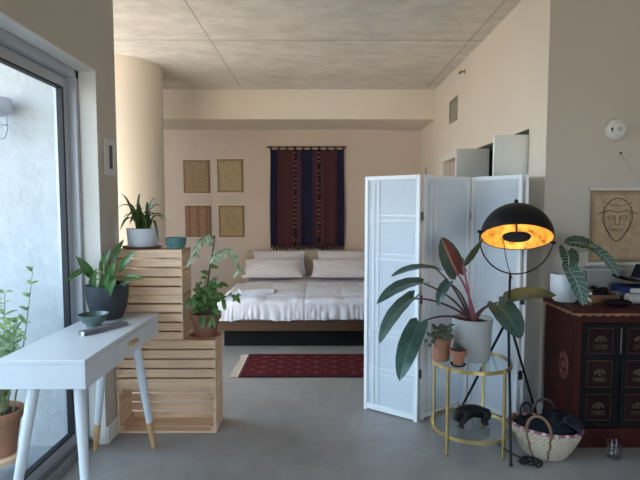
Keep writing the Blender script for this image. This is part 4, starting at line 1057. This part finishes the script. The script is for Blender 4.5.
B().grid(flap, 30, 22).build('folded_flap', mat('grey_navy_fabric', (.018, .023, .032), .7, 0, .35, 9, bump=.3, bscale=24, spec=.2), bag, solid=.006, angle=70)
for (a, q, hgt, w) in (((-.015, .03), (.055, .045), .115, .006), ((-.14, .02), (-.085, .05), .085, .009), ((.0, -.01), (.065, .01), .09, .005)):
    p0, p1 = BM @ Vector((*a, .19)), BM @ Vector((*q, .22))
    B().tube(bez([p0, p0 + Vector((-.02, 0, hgt + .03)), p1 + Vector((.01, 0, hgt)), p1], 16), w, 8, flat=.55).build('strap', M['navy_cloth'], bag)

# glass tumbler on the floor
c = Vector((1.775, 2.80, 0))
t = thing('drinking_glass', c, 'clear glass tumbler with some water standing on the floor in front of the cabinet', 'glass')
B().lathe([(0, 0), (.040, 0), (.042, .004), (.044, .105), (.0415, .105), (.039, .010), (0, .009)], 36, c).build('tumbler', glass_mat('tumbler_glass', (.97, .98, .98), 1.4), t)
B().lathe([(0, .0095), (.0388, .0105), (.0404, .055), (0, .055)], 32, c).build('water', glass_mat('water', (.93, .95, .96), 1.4), t)

# ------------------------------------------------------------------ painted cabinet
CX0, CX1, CY0, CY1, CZ = 1.592, 2.66, 2.93, 3.325, .89
M['ox'] = mat('oxblood_paint', (.046, .008, .007), .5, 0, .3, 7, bump=.08, spec=.15)
M['blk'] = mat('black_paint', (.007, .006, .007), .5, 0, .3, 7, bump=.08, spec=.12)
M['panel'] = mat('dark_red_panel', (.018, .006, .007), .5, 0, .4, 8, bump=.06, spec=.12)
M['gilt'] = mat('worn_gilt', (.095, .05, .026), .5, .3, .45, 24)
M['gilt_red'] = mat('faded_gilt_red', (.07, .028, .018), .55, .1, .5, 24)
t = thing('painted_cabinet', ((CX0 + CX1) / 2, (CY0 + CY1) / 2, 0), 'antique oxblood red and black painted cabinet with panelled doors at the wall', 'cabinet')
B().box(CX0, CX0 + .022, CY0 + .025, CY1, .0, CZ - .03).build('side_panel', M['ox'], t, False, bevel=.003)
B().box(CX1 - .022, CX1, CY0 + .025, CY1, .0, CZ - .03).build('side_panel', M['ox'], t, False, bevel=.003)
B().box(CX0 + .022, CX1 - .022, CY1 - .015, CY1, .02, CZ - .03).box(CX0 + .022, CX1 - .022, CY0 + .05, CY1 - .015, .10, .12).build('carcass', M['blk'], t, False)
b = B().box(CX0, CX0 + .042, CY0, CY0 + .0245, 0.0, CZ - .03).box(CX1 - .042, CX1, CY0, CY0 + .0245, 0, CZ - .03)
b.box(CX0 + .042, CX1 - .042, CY0, CY0 + .0245, .795, CZ - .03)
b.build('front_frame', M['ox'], t, False, bevel=.003)
B().box(CX0 + .042, CX1 - .042, CY0 - .004, CY0 + .0245, .0, .125).build('plinth', M['ox'], t, False, bevel=.004)
B().box(CX0 - .026, CX1 + .026, CY0 - .028, CY1, CZ - .0295, CZ).build('top', M['ox'], t, False, bevel=.006)
sc = B()
nS = 19; wS = (CX1 - CX0 + .036) / nS
for k in range(nS):
    x = CX0 - .018 + wS * (k + .5)
    sc.lathe([(0, -.008), (wS * .52, -.008), (wS * .52, .008), (0, .008)], 16, M=Matrix.Translation((x, CY0 - .012, CZ - .030)) @ Matrix.Rotation(R(90), 4, 'X'), sy=.62)
nS2 = 7; wS2 = (CY1 - CY0 + .015) / nS2
for k in range(nS2):
    y = CY0 - .015 + wS2 * (k + .5)
    sc.lathe([(0, -.008), (wS2 * .52, -.008), (wS2 * .52, .008), (0, .008)], 16, M=Matrix.Translation((CX0 - .010, y, CZ - .030)) @ Matrix.Rotation(R(90), 4, 'Y'), sx=.62)
sc.build('scalloped_moulding', mat('gilt_edge', (.26, .13, .06), .5, .2, .5, 30), t)
def oval(b_, c_, rx, rz, th, y, axis='y', seg=28):
    pts = []
    for k in range(seg):
        a = 2 * math.pi * k / seg
        pts.append((c_[0] + rx * math.cos(a), y, c_[1] + rz * math.sin(a)) if axis == 'y' else (y, c_[0] + rx * math.cos(a), c_[1] + rz * math.sin(a)))
    b_.tube(pts, th, 6, closed=True)
m_ = B(); oval(m_, (3.06, .49), .055, .085, .004, CX0 - .0015, 'x'); oval(m_, (3.06, .49), .032, .055, .003, CX0 - .0015, 'x')
for k in range(8):
    a = k * math.pi / 4
    m_.ball((CX0 - .001, 3.06 + .044 * math.cos(a), .49 + .07 * math.sin(a)), .004, .008, .008)
m_.ball((CX0 - .001, 3.06, .49), .004, .016, .024)
m_.build('medallion', mat('faded_medallion', (.17, .06, .04), .6, .1, .5, 24), t)
nD = 4; dw = (CX1 - CX0 - .084) / nD
for k in range(nD):
    x0 = CX0 + .042 + k * dw + .003; x1 = x0 + dw - .006; sw = .036
    yy = CY0 + .002
    b = B().box(x0, x0 + sw, yy, yy + .022, .129, .792).box(x1 - sw, x1, yy, yy + .022, .129, .792)
    zs = [.129, .165, .345, .378, .560, .592, .765, .792]
    for q in range(0, 8, 2): b.box(x0 + sw, x1 - sw, yy, yy + .022, zs[q], zs[q + 1])
    dr = b.build('door', M['blk'], t, False, bevel=.003)
    for q in range(3):
        za, zb = zs[2 * q + 1], zs[2 * q + 2]
        xc, zc = (x0 + x1) / 2, (za + zb) / 2
        B().box(x0 + sw, x1 - sw, yy + .010, yy + .018, za, zb).build('inset_panel', M['panel'], dr, False)
        o_ = B()
        for (xa, xb, z0_, z1_) in ((x0 + sw + .004, x1 - sw - .004, za + .004, za + .008), (x0 + sw + .004, x1 - sw - .004, zb - .008, zb - .004), (x0 + sw + .004, x0 + sw + .007, za + .008, zb - .008), (x1 - sw - .007, x1 - sw - .004, za + .008, zb - .008)):
            o_.box(xa, xb, yy + .0085, yy + .0098, z0_, z1_)
        for j in range(5):   # lotus-like petals over a base line
            a = math.pi * (.12 + .19 * j)
            o_.ball((xc + .030 * math.cos(a), yy + .009, zc - .004 + .026 * math.sin(a)), .009, .003, .012)
        o_.ball((xc, yy + .009, zc), .012, .003, .010)
        for w_, dz in ((.042, -.026), (.034, -.036)): o_.box(xc - w_, xc + w_, yy + .007, yy + .0098, zc + dz - .003, zc + dz + .002)
        for j in range(6): o_.ball((xc - .040 + .016 * j, yy + .009, zc - .046), .005, .003, .004)
        o_.build('painted_motif', M['gilt_red'] if q != 1 else M['gilt'], dr)
    B().box(x1 - .004, x1 + .003, yy - .003, yy - .0005, .60, .765).build('edge_strip', mat('worn_edge', (.16, .12, .10), .4, .2, .3, 16), dr, False)

# things on the cabinet
ZC = CZ
M['alo'] = leaf_mat('alocasia_leaf', (.012, .040, .026), (.030, .070, .045), (.42, .52, .42), .05, 7, .13, .35, side_amt=.8)
M['alo_pale'] = leaf_mat('alocasia_leaf_pale', (.06, .13, .11), (.10, .18, .15), (.40, .50, .45), .05, 7, .14, .35, side_amt=.7)
c = Vector((1.632, 3.155, ZC))
t = thing('potted_alocasia', c, 'alocasia with pale-veined arrow leaves in a white pot on the red cabinet', 'plant')
pot(t, c, [(0, 0), (.062, 0), (.074, .012), (.088, .07), (.092, .12), (.089, .182), (.082, .182), (.084, .12), (0, .12)], M['white'], .083, .14)
AO = c + Vector((.01, 0, .14))
AL = [((1.618, 3.10, 1.185), (1.560, 3.02, 1.262), None, .0, 0),]
leaves = [ # base(petiole joint), tip, width, up, mat, lobe
 ((1.588, 3.06, 1.228), (1.562, 2.99, 1.128), .165, (.15, -.95, .3), 'alo', .30),
 ((1.745, 3.10, 1.262), (1.562, 3.05, 1.280), .150, (.0, -.65, .75), 'alo', .32),
 ((1.778, 3.06, 1.225), (1.862, 2.96, 1.078), .125, (.25, -.75, .6), 'alo_pale', .30),
 ((1.610, 3.05, 1.100), (1.632, 2.93, .902), .145, (.10, -.92, .4), 'alo_pale', .30),
]
for i, (ba, ti, w, up, mm, lob) in enumerate(leaves):
    ba = Vector(ba); a = i * 1.7
    s0 = AO + Vector((.015 * math.cos(a), .015 * math.sin(a), -.005))
    k1 = s0 + Vector((0, .02, .16)); k2 = ba + Vector((.02, .06, .05))
    if i == 2: k1 = s0 + Vector((.02, 0, .18)); k2 = Vector((1.70, 3.10, 1.26))
    if i == 1: k1 = s0 + Vector((.03, .02, .2)); k2 = Vector((1.76, 3.14, 1.30))
    B().tube(bez([s0, k1, k2, ba], 14), [.0058 - .00018 * k for k in range(15)], 8).build('stem', M['stem'], t)
    B().leaf(ba, ti, w, up=up, arch=.10, fold=.12, shape='heart', lobe=lob, wave=.04, n=18, m=12).build('leaf', M[mm], t, angle=70)

t = thing('storage_box', (1.965, 3.285, ZC), 'plain grey box standing against the wall on the cabinet, behind the dark trinkets', 'box')
B().box(1.835, 2.095, 3.255, 3.318, ZC, ZC + .185).build('box_body', mat('grey_board', (.30, .29, .275), .8, 0, .05, 5), t, False, bevel=.003)
B().box(1.832, 2.098, 3.252, 3.320, ZC + .1855, ZC + .205).build('box_lid', mat('pale_grey_board', (.38, .38, .38), .8, 0, .05, 5), t, False, bevel=.003)
t = thing('wooden_tray', (1.835, 3.14, ZC), 'brown wooden tray on the cabinet between the white pot and the hat', 'tray')
b = B().box(1.735, 1.945, 3.075, 3.215, ZC, ZC + .008).box(1.735, 1.945, 3.075, 3.085, ZC + .008, ZC + .052).box(1.735, 1.945, 3.205, 3.215, ZC + .008, ZC + .052).box(1.735, 1.745, 3.085, 3.205, ZC + .008, ZC + .052).box(1.935, 1.945, 3.085, 3.205, ZC + .008, ZC + .052)
b.build('tray_body', wood('brown_tray', (.20, .10, .05), 'x'), t, False, bevel=.002)
B().tube(bez([(1.945, 3.12, ZC + .04), (1.975, 3.11, ZC + .075), (1.975, 3.17, ZC + .075), (1.945, 3.17, ZC + .04)], 12), .004, 8).build('metal_handle', M['alu'], t)
dk = B()
dk.ball((1.85, 3.145, ZC + .055), .062, .045, .030, nu=20, nv=12).ball((1.815, 3.14, ZC + .078), .028, .026, .022, nu=14, nv=10).ball((1.878, 3.14, ZC + .078), .030, .026, .020, nu=14, nv=10)
for v in dk.v: v += Vector((fb(3, v, 40, .008), 0, fb(6, v, 40, .008)))
tag(dk.build('leather_pouch', M['blk'], loc=(1.85, 3.145, ZC + .03)), 'dark lumpy pouch lying in the brown wooden tray', 'pouch')
# little shell ornament
random.seed(14)
sh_ = thing('shell_ornament', (1.702, 3.00, ZC), 'small upright ornament of white and brown shells at the edge of the cabinet top', 'ornament')
b1, b2 = B(), B()
for k in range(15):
    z = ZC + .010 + .0062 * k
    (b1 if k % 2 else b2).ball((1.702 + .012 * math.cos(k * 2.2), 3.00 + .010 * math.sin(k * 2.2), z), .012, .010, .010, nu=10, nv=6)
b1.build('white_shells', mat('shell_white', (.62, .57, .50), .5, 0, .2, 40), sh_); b2.build('brown_shells', mat('shell_brown', (.12, .08, .05), .5, 0, .3, 40), sh_)
# dark glasses case, rolled cream cloth, blue book, hat
cs = B()
cs.ball((0, 0, .022), .085, .032, .022, nu=24, nv=12, M=Matrix.Translation((1.885, 2.99, ZC)) @ Matrix.Rotation(R(-5), 4, 'Z'))
cs.box(-.07, .07, -.0325, -.030, .020, .024, M=Matrix.Translation((1.885, 2.99, ZC)) @ Matrix.Rotation(R(-5), 4, 'Z'))
tag(cs.build('glasses_case', M['blk'], loc=(1.885, 2.99, ZC)), 'long black glasses case at the front of the cabinet top', 'case')
rl = B()
xs_ = [(1.985 + .021 * k, 3.06 + .001 * k, ZC + .036) for k in range(16)]
rl.tube(xs_, [.030, .035] + [.036] * 12 + [.035, .031], 20)
sp_ = [(1.984, 3.06 + .028 * (1 - k / 30) * math.cos(k * .6), ZC + .036 + .028 * (1 - k / 30) * math.sin(k * .6)) for k in range(26)]
rl.tube(sp_, .002, 5)
tag(rl.build('rolled_towel', mat('cream_cotton', (.45, .40, .36), .95, 0, .08, 30, bump=.3), loc=(2.14, 3.06, ZC)), 'rolled cream cloth under the blue book on the cabinet', 'cloth')
rl = B().tube([(1.985 + .021 * k, 3.165, ZC + .036) for k in range(16)], [.031, .035] + [.036] * 12 + [.035, .031], 20)
t = thing('book', (2.12, 3.11, ZC + .074), 'blue book lying under the black hat', 'book')
B().box(1.975, 2.265, 3.02, 3.205, ZC + .0735, ZC + .0765).box(1.975, 2.265, 3.02, 3.205, ZC + .106, ZC + .109).box(1.975, 1.979, 3.02, 3.205, ZC + .0765, ZC + .106).build('cover', mat('cobalt_cover', (.022, .032, .14), .55, 0, .1, 10), t, False)
B().box(1.981, 2.260, 3.025, 3.20, ZC + .0768, ZC + .1057).build('pages', mat('book_pages', (.50, .46, .40), .9, 0, .05, 60), t, False)
tag(rl.build('rolled_towel', mat('grey_cotton', (.30, .28, .27), .95, 0, .08, 30, bump=.3), loc=(2.14, 3.165, ZC)), 'rolled greyish cloth behind the cream one, under the blue book', 'cloth')
HM = Matrix.Translation((2.105, 3.068, ZC + .146)) @ Matrix.Rotation(R(11), 4, 'Y')
t = thing('hat', (2.135, 3.11, ZC + .11), 'black wide-brimmed felt hat on top of the blue book on the cabinet', 'hat')
M['felt'] = mat('black_felt', (.009, .009, .012), .9, 0, .2, 20, bump=.15, spec=.1)
def brim(u, v):
    a = u * 2 * math.pi; r = .080 + .108 * v
    return HM @ Vector((r * math.cos(a) * 1.02, r * math.sin(a) * .92, .014 * (v ** 2) * (math.cos(2 * a)) + .004 * v - .012))
B().grid(brim, 56, 8).build('brim', M['felt'], t, solid=.004)
def crown(u, v):
    a = u * 2 * math.pi
    r = .082 - .014 * v ** 1.5; k = 1.0
    if v > .8: k = math.cos((v - .8) / .2 * math.pi / 2) ** .6
    z = .112 * min(1, v / .85) - (.030 * math.exp(-(math.sin(a) * r * k / .022) ** 2) * max(0, (v - .75) / .25))
    return HM @ Vector((r * k * math.cos(a) * 1.05, r * k * math.sin(a) * .92, z - .012))
B().grid(crown, 56, 24).build('crown', M['felt'], t)
B().grid(lambda u, v: HM @ Vector((.0845 * 1.05 * math.cos(u * 6.2832), .0845 * .92 * math.sin(u * 6.2832), -.010 + .024 * v)), 56, 2).build('hat_band', mat('grey_band', (.06, .055, .06), .6, 0, .1, 20), t, solid=.002)

# face-sketch scroll above the cabinet
sm = scroll_mat('parchment_sketch', (.44, .32, .20), (.26, .18, .105), 'plain')
scroll(1.902, 2.29, 1.115, 1.640, 3.369, 1.888, sm, 'large parchment scroll with a line-drawn face above the cabinet', rail=.011, railm=mat('white_rail', (.60, .58, .54), .5, 0, .03, 8))
sk = B(); yk_ = 3.3505; cx, cz = 2.085, 1.44
def ln(pts, w=.0028): sk.tube([(x, yk_, z) for x, z in pts], w, 5, flat=1)
ln([(cx + .105 * math.cos(a) * (1 if math.sin(a) > 0 else 1 - .42 * (-math.sin(a)) ** 1.5), cz + (.135 if math.sin(a) > 0 else .165) * math.sin(a)) for a in [k * 2 * math.pi / 36 for k in range(37)]])
ln([(cx - .135, cz + .028), (cx - .06, cz + .050), (cx, cz + .035), (cx + .06, cz + .050), (cx + .135, cz + .028)])
for s_ in (-1, 1):
    ln([(cx + s_ * (.045 + .024 * math.cos(a)), cz + .012 * math.sin(a)) for a in [k * math.pi / 8 for k in range(17)]], .0022)
    ln([(cx + s_ * .016, cz + .02), (cx + s_ * .014, cz - .03), (cx + s_ * .020, cz - .046), (cx, cz - .052)], .0022)
    ln([(cx + s_ * .095, cz + .075), (cx + s_ * .085, cz - .06), (cx + s_ * .05, cz - .12)], .0022)
ln([(cx - .040, cz - .085), (cx - .014, cz - .078), (cx, cz - .082), (cx + .014, cz - .078), (cx + .040, cz - .085), (cx, cz - .096), (cx - .040, cz - .085)], .0022)
ln([(cx - .10, cz + .105), (cx - .04, cz + .085), (cx + .04, cz + .085), (cx + .10, cz + .105)], .002)
scr = [o for o in bpy.data.objects if o.name.startswith('wall_scroll') and abs(o.location.y - 3.369) < .01][0]
sk.build('face_drawing', mat('sepia_ink', (.12, .075, .045), .9, 0, .3, 30), scr)

# ------------------------------------------------------------------ camera and light
cd = bpy.data.cameras.new('camera'); cam = bpy.data.objects.new('camera', cd); COL.objects.link(cam)
cd.sensor_width = 36; cd.lens = 480 / 640 * 36; cd.clip_start = .05
cam.location = (0, 0, 1.5)
cam.rotation_euler = (math.pi / 2 - math.atan(31 / 480), 0, -.0021)
S.camera = cam

w = bpy.data.worlds.new('sky'); S.world = w; w.use_nodes = True
nt = w.node_tree; bg = nt.nodes['Background']
tc = N(nt, 'ShaderNodeTexCoord'); dp = N(nt, 'ShaderNodeVectorMath', operation='DOT_PRODUCT')   # sky brighter towards the veiled sun; sunlit town below the horizon
dp.inputs[1].default_value = Vector((-.62, .68, .39)).normalized()
nt.links.new(tc.outputs['Generated'], dp.inputs[0])
sz = N(nt, 'ShaderNodeSeparateXYZ'); nt.links.new(tc.outputs['Generated'], sz.inputs[0])
below = math_(nt, 'LESS_THAN', sz.outputs[2], 0.0)
nt.links.new(mixc(nt, below, (.58, .78, 1.0), (1.0, .93, .82)), bg.inputs['Color'])
skys = math_(nt, 'ADD', .95, math_(nt, 'MAXIMUM', dp.outputs['Value'], 0.0))
mxf = N(nt, 'ShaderNodeMix', data_type='FLOAT'); nt.links.new(below, mxf.inputs[0]); nt.links.new(skys, mxf.inputs[2]); mxf.inputs[3].default_value = GROUND
nt.links.new(math_(nt, 'MULTIPLY', mxf.outputs[0], SKY), bg.inputs['Strength'])
def portal(name, loc, rot, sx, sy):
    l = bpy.data.lights.new(name, 'AREA'); l.shape = 'RECTANGLE'; l.size = sx; l.size_y = sy; l.cycles.is_portal = True
    o = bpy.data.objects.new(name, l); COL.objects.link(o); o.location = loc; o.rotation_euler = rot
portal('daylight_balcony_door', (-1.66, 1.69, 1.17), (0, R(-90), 0), 2.34, 2.58)
portal('daylight_bedroom_window', (-3.70, 4.27, 1.5), (0, R(-90), 0), 2.8, 1.86)
portal('daylight_added_fill', (1.5, -2.75, 1.15), (R(90), 0, 0), 2.8, 2.3)  # portal of the added fill window
sl = bpy.data.lights.new('sun', 'SUN'); sl.energy = SUN; sl.color = (1, .96, .90); sl.angle = R(1.0)
so = bpy.data.objects.new('sun', sl); COL.objects.link(so); so.location = (-8, 9, 6)
so.rotation_euler = Vector((-.62, .68, .39)).to_track_quat('Z', 'Y').to_euler()
S.view_settings.view_transform = 'Standard'; S.view_settings.look = 'None'; S.view_settings.gamma = 1; S.view_settings.use_curve_mapping = False
S.view_settings.exposure = EXPO
S.cycles.use_denoising = True
S.cycles.max_bounces = 10; S.cycles.diffuse_bounces = 6; S.cycles.transparent_max_bounces = 24
S.cycles.sample_clamp_indirect = 8
